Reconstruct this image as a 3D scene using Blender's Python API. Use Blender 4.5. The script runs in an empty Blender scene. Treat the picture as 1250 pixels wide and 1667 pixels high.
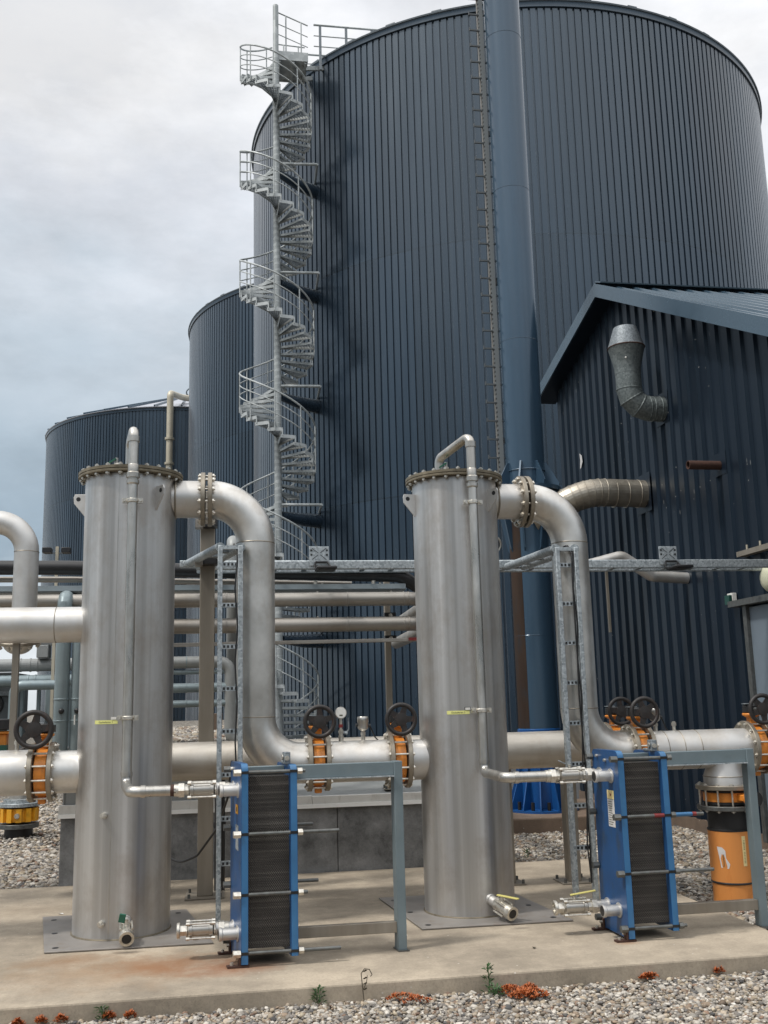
import bpy, math, random
import numpy as np
from mathutils import Vector, Matrix
random.seed(7)
rng = np.random.default_rng(11)
R = math.radians
PI = math.pi
scene = bpy.context.scene
col = scene.collection
GZ = -0.10          # gravel level; the slab top is z = 0
ORIG = {}

# ------------------------------------------------------------------ helpers
def tag(o, label=None, cat=None, group=None, kind=None):
    if label: o['label'] = label
    if cat: o['category'] = cat
    if group: o['group'] = group
    if kind: o['kind'] = kind
    return o

def thing(name, label, cat, loc, group=None):
    o = bpy.data.objects.new(name, None)
    col.objects.link(o)
    o.empty_display_size = 0.1
    o.location = loc
    ORIG[o] = Vector(loc)
    return tag(o, label, cat, group)

def frame(d):
    d = Vector(d).normalized()
    a = Vector((0, 0, 1)) if abs(d.z) < 0.9 else Vector((1, 0, 0))
    x = a.cross(d).normalized()
    return x, d.cross(x).normalized(), d

class MB:
    def __init__(s):
        s.v = []; s.f = []
    def add(s, vs, fs):
        n = len(s.v)
        s.v += [Vector(q) for q in vs]
        s.f += [[i + n for i in f] for f in fs]
        return s
    def box(s, x0, x1, y0, y1, z0, z1):
        return s.add([(x0,y0,z0),(x1,y0,z0),(x1,y1,z0),(x0,y1,z0),(x0,y0,z1),(x1,y0,z1),(x1,y1,z1),(x0,y1,z1)],
                     [(0,3,2,1),(4,5,6,7),(0,1,5,4),(1,2,6,5),(2,3,7,6),(3,0,4,7)])
    def bar(s, a, b, w, h, up=(0,0,1)):
        """rectangular bar from a to b; w across, h along up"""
        a = Vector(a); b = Vector(b); d = (b-a).normalized(); up = Vector(up)
        x = d.cross(up)
        if x.length < 1e-4: x = d.cross(Vector((0,1,0)))
        x.normalize(); u = x.cross(d).normalized()
        vs = []
        for p in (a, b):
            for i, j in ((-1,-1),(1,-1),(1,1),(-1,1)):
                vs.append(p + x*(i*w/2) + u*(j*h/2))
        return s.add(vs, [(0,3,2,1),(4,5,6,7),(0,1,5,4),(1,2,6,5),(2,3,7,6),(3,0,4,7)])
    def cyl(s, a, b, r, n=24, r2=None, cap=True):
        a = Vector(a); b = Vector(b); x, y, d = frame(b-a); r2 = r if r2 is None else r2
        vs = []; fs = []
        for p, q in ((a, r), (b, r2)):
            for i in range(n):
                t = 2*PI*i/n
                vs.append(p + x*(q*math.cos(t)) + y*(q*math.sin(t)))
        for i in range(n):
            j = (i+1) % n
            fs.append((i, j, n+j, n+i))
        if cap:
            fs.append(tuple(range(n-1, -1, -1))); fs.append(tuple(range(n, 2*n)))
        return s.add(vs, fs)
    def lathe(s, o, d, prof, n=32, closed=False):
        o = Vector(o); x, y, d = frame(d); vs = []; fs = []; m = len(prof)
        for r, h in prof:
            for i in range(n):
                t = 2*PI*i/n
                vs.append(o + d*h + x*(r*math.cos(t)) + y*(r*math.sin(t)))
        for k in range(m if closed else m-1):
            k2 = (k+1) % m
            for i in range(n):
                j = (i+1) % n
                fs.append((k*n+i, k*n+j, k2*n+j, k2*n+i))
        if not closed:
            fs.append(tuple(range(n-1, -1, -1))); fs.append(tuple((m-1)*n+i for i in range(n)))
        return s.add(vs, fs)
    def ring(s, c, d, ro, ri, h, n=40):
        e = min(0.004, h*0.2)
        return s.lathe(c, d, [(ri,-h/2),(ro-e,-h/2),(ro,-h/2+e),(ro,h/2-e),(ro-e,h/2),(ri,h/2)], n, closed=True)
    def torus(s, c, d, Rr, r, n=32, m=10):
        return s.lathe(c, d, [(Rr + r*math.cos(2*PI*k/m), r*math.sin(2*PI*k/m)) for k in range(m)], n, closed=True)
    def tube(s, pts, r, n=12, cap=True, closed=False):
        P = [Vector(q) for q in pts]; m = len(P)
        rr = r if isinstance(r, (list, tuple)) else [r]*m
        T = []
        for i in range(m):
            a = P[i-1] if i > 0 else (P[-1] if closed else P[0])
            b = P[i+1] if i < m-1 else (P[0] if closed else P[-1])
            T.append((b-a).normalized())
        x, y, _ = frame(T[0]); vs = []; fs = []
        for i in range(m):
            if i:
                x = (x - T[i]*x.dot(T[i]))
                x.normalize()
            y = T[i].cross(x)
            for k in range(n):
                t = 2*PI*k/n
                vs.append(P[i] + x*(rr[i]*math.cos(t)) + y*(rr[i]*math.sin(t)))
        for i in range(m if closed else m-1):
            i2 = (i+1) % m
            for k in range(n):
                j = (k+1) % n
                fs.append((i*n+k, i*n+j, i2*n+j, i2*n+k))
        if cap and not closed:
            fs.append(tuple(range(n-1, -1, -1))); fs.append(tuple((m-1)*n+k for k in range(n)))
        return s.add(vs, fs)
    def sphere(s, c, r, n=16, m=10, sc=(1,1,1)):
        c = Vector(c); vs = []; fs = []
        for a in range(1, m):
            ph = PI*a/m
            for b in range(n):
                t = 2*PI*b/n
                vs.append(c + Vector((r*sc[0]*math.sin(ph)*math.cos(t), r*sc[1]*math.sin(ph)*math.sin(t), r*sc[2]*math.cos(ph))))
        k = len(vs); vs += [c + Vector((0,0,r*sc[2])), c - Vector((0,0,r*sc[2]))]
        for a in range(m-2):
            for b in range(n):
                j = (b+1) % n
                fs.append((a*n+b, (a+1)*n+b, (a+1)*n+j, a*n+j))
        for b in range(n):
            j = (b+1) % n
            fs.append((b, j, k)[::-1]); fs.append(((m-2)*n+b, k+1, (m-2)*n+j)[::-1])
        return s.add(vs, fs)
    def prism(s, poly, d, up=None):
        """poly: 3-D points; extruded by vector d"""
        d = Vector(d); n = len(poly); P = [Vector(q) for q in poly]
        vs = P + [q + d for q in P]
        fs = [tuple(range(n-1, -1, -1)), tuple(range(n, 2*n))]
        for i in range(n):
            j = (i+1) % n
            fs.append((i, j, n+j, n+i))
        return s.add(vs, fs)
    def mesh(s, name, origin=(0,0,0), smooth=True, ang=38):
        o = Vector(origin)
        me = bpy.data.meshes.new(name)
        me.from_pydata([tuple(v - o) for v in s.v], [], s.f)
        me.update()
        import bmesh
        bm = bmesh.new(); bm.from_mesh(me)
        bmesh.ops.recalc_face_normals(bm, faces=bm.faces)
        bm.to_mesh(me); bm.free()
        if smooth:
            me.polygons.foreach_set('use_smooth', [True]*len(me.polygons))
            me.set_sharp_from_angle(angle=R(ang))
        return me
    def build(s, name, m, parent=None, origin=None, smooth=True, ang=38, bevel=0):
        root = parent
        while root is not None and root.parent is not None: root = root.parent
        og = ORIG[root] if root is not None else Vector(origin if origin is not None else (0,0,0))
        me = s.mesh(name, og, smooth, ang)
        me.materials.append(m)
        o = bpy.data.objects.new(name, me)
        col.objects.link(o)
        if parent is not None: o.parent = parent
        else: o.location = og; ORIG[o] = Vector(og)
        if bevel:
            b = o.modifiers.new('bevel', 'BEVEL'); b.width = bevel; b.segments = 2; b.limit_method = 'ANGLE'; b.angle_limit = R(50)
        return o

def fillet(pts, r, n=8):
    P = [Vector(q) for q in pts]; out = [P[0]]
    for i in range(1, len(P)-1):
        a = (P[i-1]-P[i]).normalized(); b = (P[i+1]-P[i]).normalized()
        ang = a.angle(b)
        rr = r[i-1] if isinstance(r, (list, tuple)) else r
        t = rr/math.tan(ang/2)
        c = P[i] + (a+b).normalized()*(rr/math.sin(ang/2))
        s = P[i] + a*t; e = P[i] + b*t
        u = (s-c).normalized(); w = (e-c).normalized(); th = u.angle(w)
        for k in range(n+1):
            f = k/n
            out.append(c + (u*math.sin((1-f)*th) + w*math.sin(f*th))*(rr/math.sin(th)))
    out.append(P[-1])
    return out

def copy_tree(o, parent=None):
    c = o.copy(); col.objects.link(c)
    if parent is not None: c.parent = parent
    for ch in list(o.children): copy_tree(ch, c)
    return c

def dup(root, loc, label, group=None):
    c = copy_tree(root); c.location = loc; ORIG[c] = Vector(loc)
    c['label'] = label
    if group: c['group'] = group
    return c

_mesh_cache = {}
def inst(name, key, maker, m, parent, loc, d=None):
    """a part sharing mesh data; its local +Z is turned to d"""
    k = (key, m.name)
    if k not in _mesh_cache:
        me = maker().mesh(name); me.materials.append(m); _mesh_cache[k] = me
    o = bpy.data.objects.new(name, _mesh_cache[k]); col.objects.link(o)
    root = parent
    while root.parent is not None: root = root.parent
    o.parent = parent
    o.location = Vector(loc) - ORIG[root]
    if d is not None:
        o.rotation_mode = 'QUATERNION'
        o.rotation_quaternion = Vector((0,0,1)).rotation_difference(Vector(d).normalized())
    return o

def stud_maker(L, r):
    def f():
        m = MB()
        m.cyl((0,0,-L/2-1.75*r), (0,0,L/2+1.75*r), r*0.66, 8)
        for s in (-1, 1):
            m.cyl((0,0,s*(L/2)), (0,0,s*(L/2+1.15*r)), r*1.45, 6)
        return m
    return f

def bolts(parent, c, d, rad, n, L, r, m, phase=0.0, skip=None):
    x, y, d = frame(d)
    for i in range(n):
        t = 2*PI*(i+0.5)/n + phase
        p = Vector(c) + x*(rad*math.cos(t)) + y*(rad*math.sin(t))
        if skip and skip(p): continue
        inst('bolt', ('stud', round(L,4), r), stud_maker(L, r), m, parent, p, d)

# ------------------------------------------------------------------ materials
def nt(name):
    m = bpy.data.materials.new(name); m.use_nodes = True
    t = m.node_tree; b = t.nodes['Principled BSDF']
    return m, t, b

def N(t, typ, **kw):
    n = t.nodes.new(typ)
    for k, v in kw.items():
        if k.startswith('i_'):
            n.inputs[k[2:].replace('_', ' ')].default_value = v
        else: setattr(n, k, v)
    return n

def ramp(t, stops, interp='LINEAR'):
    n = t.nodes.new('ShaderNodeValToRGB'); e = n.color_ramp.elements; n.color_ramp.interpolation = interp
    while len(e) < len(stops): e.new(0.5)
    for q, (p, c) in zip(e, stops):
        q.position = p; q.color = (c[0], c[1], c[2], 1) if isinstance(c, (tuple, list)) else (c, c, c, 1)
    return n

def coords(t, scale=(1,1,1), kind='Object', rot=(0,0,0)):
    tc = N(t, 'ShaderNodeTexCoord'); mp = N(t, 'ShaderNodeMapping')
    mp.inputs['Scale'].default_value = scale; mp.inputs['Rotation'].default_value = rot
    t.links.new(tc.outputs[kind], mp.inputs['Vector'])
    return mp.outputs['Vector']

def noise(t, vec, scale, detail=4, rough=0.6):
    n = N(t, 'ShaderNodeTexNoise'); n.inputs['Scale'].default_value = scale
    n.inputs['Detail'].default_value = detail; n.inputs['Roughness'].default_value = rough
    t.links.new(vec, n.inputs['Vector'])
    return n.outputs['Fac']

def mixc(t, fac, a, b, typ='MIX'):
    n = N(t, 'ShaderNodeMix', data_type='RGBA', blend_type=typ)
    for s, v in ((0, fac), (6, a), (7, b)):
        if hasattr(v, 'is_linked') or hasattr(v, 'links'): t.links.new(v, n.inputs[s])
        elif isinstance(v, (int, float)): n.inputs[s].default_value = v
        else: n.inputs[s].default_value = (v[0], v[1], v[2], 1)
    return n.outputs[2]

def bump(t, b, h, strength=0.2, dist=0.01):
    n = N(t, 'ShaderNodeBump'); n.inputs['Strength'].default_value = strength; n.inputs['Distance'].default_value = dist
    t.links.new(h, n.inputs['Height']); t.links.new(n.outputs['Normal'], b.inputs['Normal'])

def shade(c, k): return tuple(min(1, q*k) for q in c)

def paint(name, c, rough=0.45, metal=0.0, var=0.18, scale=3.0, dirt=None, dirt_amt=0.35, bmp=0.0, streak=False, spec=0.5, fleck=False, sheen=0, tint=None):
    m, t, b = nt(name)
    vec = coords(t, (1, 1, 0.12) if streak else (1, 1, 1))
    f = noise(t, vec, scale, 6, 0.65)
    rp = ramp(t, [(0.3, shade(c, 1-var)), (0.7, shade(c, 1+var))]); t.links.new(f, rp.inputs[0])
    out = rp.outputs[0]
    if dirt:
        f2 = noise(t, coords(t, (1, 1, 0.35)), scale*2.3, 8, 0.7)
        r2 = ramp(t, [(0.52, 0.0), (0.72, dirt_amt)]); t.links.new(f2, r2.inputs[0])
        out = mixc(t, r2.outputs[0], out, dirt)
    if fleck:
        tcf = N(t, 'ShaderNodeTexCoord'); spf = N(t, 'ShaderNodeSeparateXYZ'); t.links.new(tcf.outputs['Object'], spf.inputs[0]); cbf = N(t, 'ShaderNodeCombineXYZ'); t.links.new(spf.outputs['Y'], cbf.inputs[0]); t.links.new(spf.outputs['Z'], cbf.inputs[1])
        mpf = N(t, 'ShaderNodeMapping'); mpf.inputs['Scale'].default_value = (1.0, 0.22, 1.0); t.links.new(cbf.outputs[0], mpf.inputs['Vector'])
        v = N(t, 'ShaderNodeTexVoronoi', voronoi_dimensions='2D'); v.inputs['Scale'].default_value = 3.0; t.links.new(cbf.outputs[0], v.inputs['Vector'])
        fr = ramp(t, [(0.020, 1.0), (0.028, 0.0)]); t.links.new(v.outputs['Distance'], fr.inputs[0])
        v2 = N(t, 'ShaderNodeTexVoronoi', voronoi_dimensions='2D'); v2.inputs['Scale'].default_value = 3.4; t.links.new(mpf.outputs['Vector'], v2.inputs['Vector'])
        fr2 = ramp(t, [(0.018, 0.7), (0.026, 0.0)]); t.links.new(v2.outputs['Distance'], fr2.inputs[0])
        gate = noise(t, coords(t), 0.8, 2); rg = ramp(t, [(0.52, 0.0), (0.62, 0.6)]); t.links.new(gate, rg.inputs[0])
        f1 = N(t, 'ShaderNodeMath', operation='MAXIMUM'); t.links.new(fr.outputs[0], f1.inputs[0]); t.links.new(fr2.outputs[0], f1.inputs[1])
        f2_ = N(t, 'ShaderNodeMath', operation='MULTIPLY'); t.links.new(f1.outputs[0], f2_.inputs[0]); t.links.new(rg.outputs[0], f2_.inputs[1])
        out = mixc(t, f2_.outputs[0], out, (0.45, 0.45, 0.42))
    t.links.new(out, b.inputs['Base Color'])
    b.inputs['Metallic'].default_value = metal
    b.inputs['Specular IOR Level'].default_value = spec
    if tint: b.inputs['Specular Tint'].default_value = (*tint, 1)
    b.inputs['Sheen Weight'].default_value = sheen; b.inputs['Sheen Roughness'].default_value = 0.35
    rr = ramp(t, [(0.25, max(0.05, rough-0.07)), (0.75, min(1, rough+0.08))]); t.links.new(f, rr.inputs[0]); t.links.new(rr.outputs[0], b.inputs['Roughness'])
    if bmp: bump(t, b, noise(t, coords(t), 90, 4), bmp, 0.004)
    return m

def steel(name, lo, hi, rough=0.36, sc=(16, 16, 0.35), stain=(0.20, 0.15, 0.10), stain_amt=0.35, metal=0.92, fine=True, detail=5):
    """stainless plate: long streaks along local z (or as scaled), blotches and tea staining"""
    m, t, b = nt(name)
    s1 = noise(t, coords(t, sc), 1.0, detail, 0.62)
    rp = ramp(t, [(0.28, lo), (0.5, tuple((a+c)/2 for a, c in zip(lo, hi))), (0.74, hi)]); t.links.new(s1, rp.inputs[0])
    blot = noise(t, coords(t, (1, 1, 0.6)), 2.6, 7, 0.7)
    r2 = ramp(t, [(0.48, 0.0), (0.75, stain_amt)]); t.links.new(blot, r2.inputs[0])
    c1 = mixc(t, r2.outputs[0], rp.outputs[0], stain)
    sp = noise(t, coords(t), 38, 3, 0.8)
    r3 = ramp(t, [(0.66, 0.0), (0.80, 0.10)]); t.links.new(sp, r3.inputs[0])
    c2 = mixc(t, r3.outputs[0], c1, shade(hi, 1.25))
    t.links.new(c2, b.inputs['Base Color'])
    b.inputs['Metallic'].default_value = metal
    rr = ramp(t, [(0.25, rough-0.06), (0.8, rough+0.16)]); t.links.new(s1, rr.inputs[0])
    t.links.new(rr.outputs[0], b.inputs['Roughness'])
    if fine: bump(t, b, noise(t, coords(t, (sc[0]*3, sc[1]*3, sc[2]*2)), 1.0, 3), 0.035, 0.004)
    return m

M = {}
M['vessel'] = steel('vessel_steel', (0.33, 0.32, 0.305), (0.74, 0.735, 0.725), 0.37, (5.5, 5.5, 0.05), (0.31, 0.245, 0.185), 0.6, 0.86, detail=5)
M['matte'] = steel('matte_steel', (0.82, 0.82, 0.82), (0.90, 0.90, 0.90), 0.46, (2, 2, 1), (0.6, 0.56, 0.5), 0.2, 0.12)
M['pipe'] = steel('pipe_steel', (0.46, 0.452, 0.435), (0.66, 0.652, 0.635), 0.42, (2.2, 2.2, 2.2), (0.44, 0.36, 0.26), 0.45, 0.72)
M['header'] = steel('header_steel', (0.42, 0.385, 0.335), (0.66, 0.625, 0.565), 0.46, (1.2, 7.0, 7.0), (0.33, 0.255, 0.175), 0.55, 0.72)
M['elbow'] = steel('elbow_steel', (0.46, 0.445, 0.415), (0.74, 0.73, 0.70), 0.34, (2.6, 2.6, 2.6), (0.33, 0.25, 0.165), 0.55, 0.82)
M['bright'] = steel('bright_steel', (0.36, 0.345, 0.315), (0.60, 0.585, 0.55), 0.28, (9, 9, 2), (0.27, 0.215, 0.15), 0.55, 0.88)
M['flange'] = steel('flange_steel', (0.20, 0.175, 0.14), (0.38, 0.345, 0.285), 0.45, (7, 7, 7), (0.20, 0.155, 0.105), 0.5, 0.75)
M['dirty_flange'] = steel('dirty_flange_steel', (0.10, 0.085, 0.06), (0.30, 0.26, 0.19), 0.55, (9, 9, 9), (0.07, 0.055, 0.03), 0.7, 0.6)
M['bolt'] = steel('bolt_steel', (0.44, 0.415, 0.37), (0.78, 0.75, 0.68), 0.34, (40, 40, 40), (0.3, 0.24, 0.15), 0.3, 0.85, False)
M['brown_steel'] = steel('brown_steel', (0.21, 0.185, 0.15), (0.34, 0.305, 0.255), 0.48, (6, 6, 0.5), (0.20, 0.16, 0.115), 0.4, 0.5)
M['insul'] = steel('pipe_jacket', (0.235, 0.22, 0.195), (0.42, 0.395, 0.36), 0.42, (0.8, 8, 8), (0.20, 0.16, 0.12), 0.45, 0.7)
M['grey_pipe'] = paint('grey_green_pipe', (0.21, 0.26, 0.275), 0.36, 0.25, 0.12, 3, (0.13, 0.13, 0.12), 0.4)
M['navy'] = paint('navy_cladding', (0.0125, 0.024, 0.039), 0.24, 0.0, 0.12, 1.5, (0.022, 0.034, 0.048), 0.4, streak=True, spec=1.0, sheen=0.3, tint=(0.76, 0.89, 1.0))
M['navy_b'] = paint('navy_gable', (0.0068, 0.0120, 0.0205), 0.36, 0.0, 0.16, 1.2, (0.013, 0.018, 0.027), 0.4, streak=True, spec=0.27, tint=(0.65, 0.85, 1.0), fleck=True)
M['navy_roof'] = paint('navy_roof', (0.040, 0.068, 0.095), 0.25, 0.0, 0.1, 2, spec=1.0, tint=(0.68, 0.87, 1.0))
M['rim'] = paint('rim_grey', (0.13, 0.155, 0.175), 0.5, 0.0, 0.14, 2)
M['roof_grey'] = paint('pale_roof', (0.34, 0.36, 0.40), 0.55, 0, 0.1, 1)
M['blue'] = paint('exchanger_blue', (0.013, 0.066, 0.185), 0.36, 0.0, 0.2, 4, (0.045, 0.05, 0.035), 0.7)
M['blue_edge'] = paint('exchanger_blue_edge', (0.036, 0.138, 0.29), 0.38, 0.0, 0.14, 6, (0.06, 0.10, 0.13), 0.4)
M['bluebase'] = paint('chimney_base_blue', (0.007, 0.070, 0.235), 0.38, 0, 0.15, 4, (0.02, 0.05, 0.15), 0.4)
M['grey_frame'] = paint('frame_grey_green', (0.145, 0.185, 0.20), 0.42, 0.1, 0.12, 3, (0.24, 0.25, 0.24), 0.3)
M['orange'] = paint('valve_orange', (0.72, 0.25, 0.035), 0.42, 0, 0.12, 9, (0.22, 0.09, 0.03), 0.5)
M['yellow'] = paint('valve_yellow', (0.75, 0.36, 0.02), 0.45, 0, 0.12, 9, (0.22, 0.11, 0.03), 0.5)
M['orange_pipe'] = paint('orange_plastic', (0.60, 0.235, 0.06), 0.42, 0, 0.12, 2.5, (0.40, 0.12, 0.025), 0.6, streak=True)
M['black'] = paint('black_plastic', (0.012, 0.012, 0.013), 0.42, 0, 0.2, 5, (0.04, 0.038, 0.035), 0.3)
M['rubber'] = paint('black_rubber', (0.016, 0.016, 0.016), 0.55, 0, 0.2, 8, (0.035, 0.02, 0.015), 0.4)
M['wheel'] = paint('handwheel_black', (0.022, 0.019, 0.018), 0.52, 0.1, 0.2, 14, (0.07, 0.035, 0.024), 0.6)
M['rust'] = paint('rust', (0.060, 0.027, 0.018), 0.8, 0, 0.4, 20, (0.05, 0.02, 0.015), 0.5, 0.3)
M['rod'] = paint('rod_zinc', (0.13, 0.135, 0.13), 0.45, 0.6, 0.3, 18, (0.09, 0.05, 0.03), 0.4)
M['red'] = paint('red_paint', (0.18, 0.02, 0.02), 0.5, 0, 0.3, 20)
M['yellow_label'] = paint('label_yellow', (0.66, 0.66, 0.24), 0.5, 0, 0.06, 10)
M['cream_label'] = paint('label_cream', (0.75, 0.62, 0.30), 0.5, 0, 0.06, 10)
M['white'] = paint('white_plastic', (0.70, 0.69, 0.65), 0.5, 0, 0.08, 10, (0.4, 0.36, 0.3), 0.3)
M['paper'] = paint('worn_paper', (0.56, 0.55, 0.54), 0.6, 0, 0.12, 12, (0.30, 0.25, 0.22), 0.3)
M['tray'] = paint('tray_grey', (0.25, 0.29, 0.31), 0.45, 0.2, 0.1, 4)
M['lip'] = paint('lip_white', (0.80, 0.80, 0.78), 0.4, 0, 0.04, 5)
M['ink'] = paint('label_ink', (0.06, 0.065, 0.03), 0.6, 0, 0.1, 10)
M['green'] = paint('lever_green', (0.015, 0.12, 0.075), 0.45, 0, 0.15, 10)
M['lever_yellow'] = paint('lever_yellow', (0.56, 0.50, 0.16), 0.5, 0, 0.12, 10, (0.3, 0.25, 0.1), 0.3)
M['dgreen'] = paint('box_green', (0.01, 0.06, 0.045), 0.4)
M['door'] = paint('door_blue_grey', (0.15, 0.185, 0.22), 0.42, 0, 0.1, 2)
M['lamp'] = paint('lamp_cream', (0.62, 0.62, 0.46), 0.4, 0, 0.05, 4)
M['cream_pipe'] = paint('cream_pipe', (0.46, 0.42, 0.33), 0.45, 0.2, 0.1, 2)
M['chimney'] = paint('chimney_blue', (0.035, 0.067, 0.104), 0.23, 0.0, 0.18, 0.9, (0.03, 0.052, 0.08), 0.6, streak=True, spec=0.9, tint=(0.78, 0.89, 1.0))
M['flashing'] = paint('white_flashing', (0.60, 0.59, 0.56), 0.4, 0.1, 0.08, 4, (0.25, 0.22, 0.18), 0.4)
M['panel'] = paint('grey_panel', (0.26, 0.27, 0.265), 0.5, 0.15, 0.10, 5, (0.14, 0.13, 0.12), 0.3)
M['leaf'] = paint('weed_leaf', (0.035, 0.09, 0.022), 0.5, 0, 0.4, 30)
M['dry'] = paint('dry_stem', (0.06, 0.05, 0.03), 0.7, 0, 0.3, 30)
M['sedum'] = paint('red_sedum', (0.34, 0.085, 0.016), 0.6, 0, 0.5, 40)
M['louver'] = paint('cabinet_grey', (0.07, 0.08, 0.085), 0.5, 0, 0.2, 6)

def galv_mat(name, c0, c1, metal=0.45, rough=0.5, sc=55):
    m, t, b = nt(name)
    v = N(t, 'ShaderNodeTexVoronoi'); v.inputs['Scale'].default_value = sc
    t.links.new(coords(t), v.inputs['Vector'])
    rp = ramp(t, [(0.1, c0), (0.9, c1)]); t.links.new(v.outputs['Color'], rp.inputs[0])
    f = noise(t, coords(t), 4, 6, 0.7); r2 = ramp(t, [(0.5, 0), (0.75, 0.45)]); t.links.new(f, r2.inputs[0])
    t.links.new(mixc(t, r2.outputs[0], rp.outputs[0], shade(c0, 0.8)), b.inputs['Base Color'])
    b.inputs['Metallic'].default_value = metal; b.inputs['Roughness'].default_value = rough
    return m
M['galv'] = galv_mat('galvanised', (0.22, 0.25, 0.265), (0.48, 0.52, 0.54))
M['galv_dark'] = galv_mat('galvanised_dull', (0.13, 0.15, 0.165), (0.27, 0.30, 0.32), 0.3, 0.55)
M['galv_stair'] = galv_mat('galvanised_stair', (0.31, 0.335, 0.335), (0.50, 0.525, 0.525), 0.25, 0.5, 5)
M['duct'] = galv_mat('spiral_duct', (0.10, 0.12, 0.12), (0.20, 0.225, 0.225), 0.35, 0.5, 40)
M['duct_rust'] = steel('duct_steel', (0.30, 0.265, 0.215), (0.52, 0.48, 0.41), 0.38, (3, 3, 3), (0.17, 0.125, 0.08), 0.5, 0.8)

def concrete_mat(name, base, stains_and_patches=True, dark=False):
    m, t, b = nt(name)
    vec = coords(t)
    big = noise(t, vec, 0.9, 8, 0.7)
    rp = ramp(t, [(0.3, shade(base, 0.80)), (0.52, base), (0.72, shade(base, 1.18))]) if not dark else ramp(t, [(0.32, shade(base, 0.42)), (0.46, shade(base, 0.8)), (0.54, base), (0.66, shade(base, 1.5))]); t.links.new(big if not dark else noise(t, vec, 3.4, 9, 0.72), rp.inputs[0])
    out = rp.outputs[0]
    big2 = noise(t, vec, 0.45, 9, 0.75); rb = ramp(t, [(0.38, 0.60), (0.47, 0.84), (0.55, 1.02), (0.7, 1.12)]); t.links.new(big2, rb.inputs[0])
    out = mixc(t, 0.9, out, rb.outputs[0], 'MULTIPLY')
    fine = noise(t, vec, 60, 5, 0.75)
    rf = ramp(t, [(0.36, 0.55), (0.5, 1.0), (0.8, 1.1)]); t.links.new(fine, rf.inputs[0])
    out = mixc(t, 0.42, out, rf.outputs[0], 'MULTIPLY')
    dust = noise(t, vec, 3.1, 7, 0.75)
    rd = ramp(t, [(0.46, 0.0), (0.66, 0.65)]); t.links.new(dust, rd.inputs[0])
    out = mixc(t, rd.outputs[0], out, shade(base, 0.66) if not dark else shade(base, 1.35))
    sp = N(t, 'ShaderNodeTexVoronoi'); sp.inputs['Scale'].default_value = 8.0; t.links.new(vec, sp.inputs['Vector'])
    rs = ramp(t, [(0.035, 0.7), (0.06, 0.0)]); t.links.new(sp.outputs['Distance'], rs.inputs[0])
    spm = mixc(t, noise(t, vec, 2.0), rs.outputs[0], (0, 0, 0)) if False else rs.outputs[0]
    if not dark: out = mixc(t, spm, out, (0.55, 0.52, 0.46))
    if stains_and_patches:  # rust stains and grime, plus dark patches under the exchangers
        def blob(cx, cy, r, colr, amt, sy=1.0):
            nonlocal out
            sub = N(t, 'ShaderNodeVectorMath', operation='SUBTRACT'); t.links.new(vec, sub.inputs[0]); sub.inputs[1].default_value = (cx, cy, 0)
            sc2 = N(t, 'ShaderNodeVectorMath', operation='MULTIPLY'); t.links.new(sub.outputs[0], sc2.inputs[0]); sc2.inputs[1].default_value = (1, sy, 0)
            ln = N(t, 'ShaderNodeVectorMath', operation='LENGTH'); t.links.new(sc2.outputs[0], ln.inputs[0])
            nn = noise(t, vec, 4.5, 6, 0.7)
            ad = N(t, 'ShaderNodeMath', operation='MULTIPLY_ADD'); t.links.new(nn, ad.inputs[0]); ad.inputs[1].default_value = r*1.5; t.links.new(ln.outputs['Value'], ad.inputs[2])
            rr = ramp(t, [(0.0, amt), (1.0, 0.0)])
            mr = N(t, 'ShaderNodeMapRange'); t.links.new(ad.outputs[0], mr.inputs[0]); mr.inputs[1].default_value = r*0.55; mr.inputs[2].default_value = r*1.75
            t.links.new(mr.outputs[0], rr.inputs[0])
            out = mixc(t, rr.outputs[0], out, colr)
        blob(-0.6, 7.0, 0.9, (0.27, 0.165, 0.085), 0.75, 1.7)
        blob(-0.30, 7.05, 0.50, (0.25, 0.115, 0.05), 1.0, 1.5)
        blob(0.08, 6.90, 0.40, (0.22, 0.09, 0.04), 1.0, 1.5)
        blob(-1.0, 7.35, 0.45, (0.22, 0.125, 0.06), 0.8, 1.8)
        blob(-1.7, 7.2, 0.6, (0.24, 0.17, 0.10), 0.6, 1.5)
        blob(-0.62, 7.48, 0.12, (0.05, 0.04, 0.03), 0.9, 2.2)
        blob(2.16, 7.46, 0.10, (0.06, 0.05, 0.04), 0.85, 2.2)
        blob(2.72, 6.85, 0.12, (0.26, 0.12, 0.05), 0.8, 1.5)
        blob(0.95, 8.2, 0.30, (0.12, 0.10, 0.075), 0.7, 2.5)
        blob(0.9, 9.2, 0.6, (0.15, 0.125, 0.095), 0.6, 2.0)
        blob(-1.7, 9.2, 0.7, (0.20, 0.15, 0.10), 0.5, 2.0)
        blob(0.3, 7.0, 0.25, (0.12, 0.10, 0.08), 0.5, 2.0)
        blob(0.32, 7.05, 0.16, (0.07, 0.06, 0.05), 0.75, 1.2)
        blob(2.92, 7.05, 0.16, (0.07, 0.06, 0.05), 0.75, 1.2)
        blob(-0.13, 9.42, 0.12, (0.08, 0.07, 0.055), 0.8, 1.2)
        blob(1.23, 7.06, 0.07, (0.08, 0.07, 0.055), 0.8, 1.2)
        blob(1.35, 7.55, 0.16, (0.13, 0.105, 0.08), 0.6, 1.5)
        blob(2.5, 7.5, 0.16, (0.13, 0.105, 0.08), 0.7, 2.5)
        blob(2.75, 7.3, 0.2, (0.14, 0.11, 0.08), 0.5, 1.5)
        blob(-1.25, 8.0, 0.2, (0.13, 0.11, 0.08), 0.7, 0.5)
    t.links.new(out, b.inputs['Base Color'])
    b.inputs['Roughness'].default_value = 0.85
    bump(t, b, fine, 0.25, 0.006)
    return m
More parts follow.
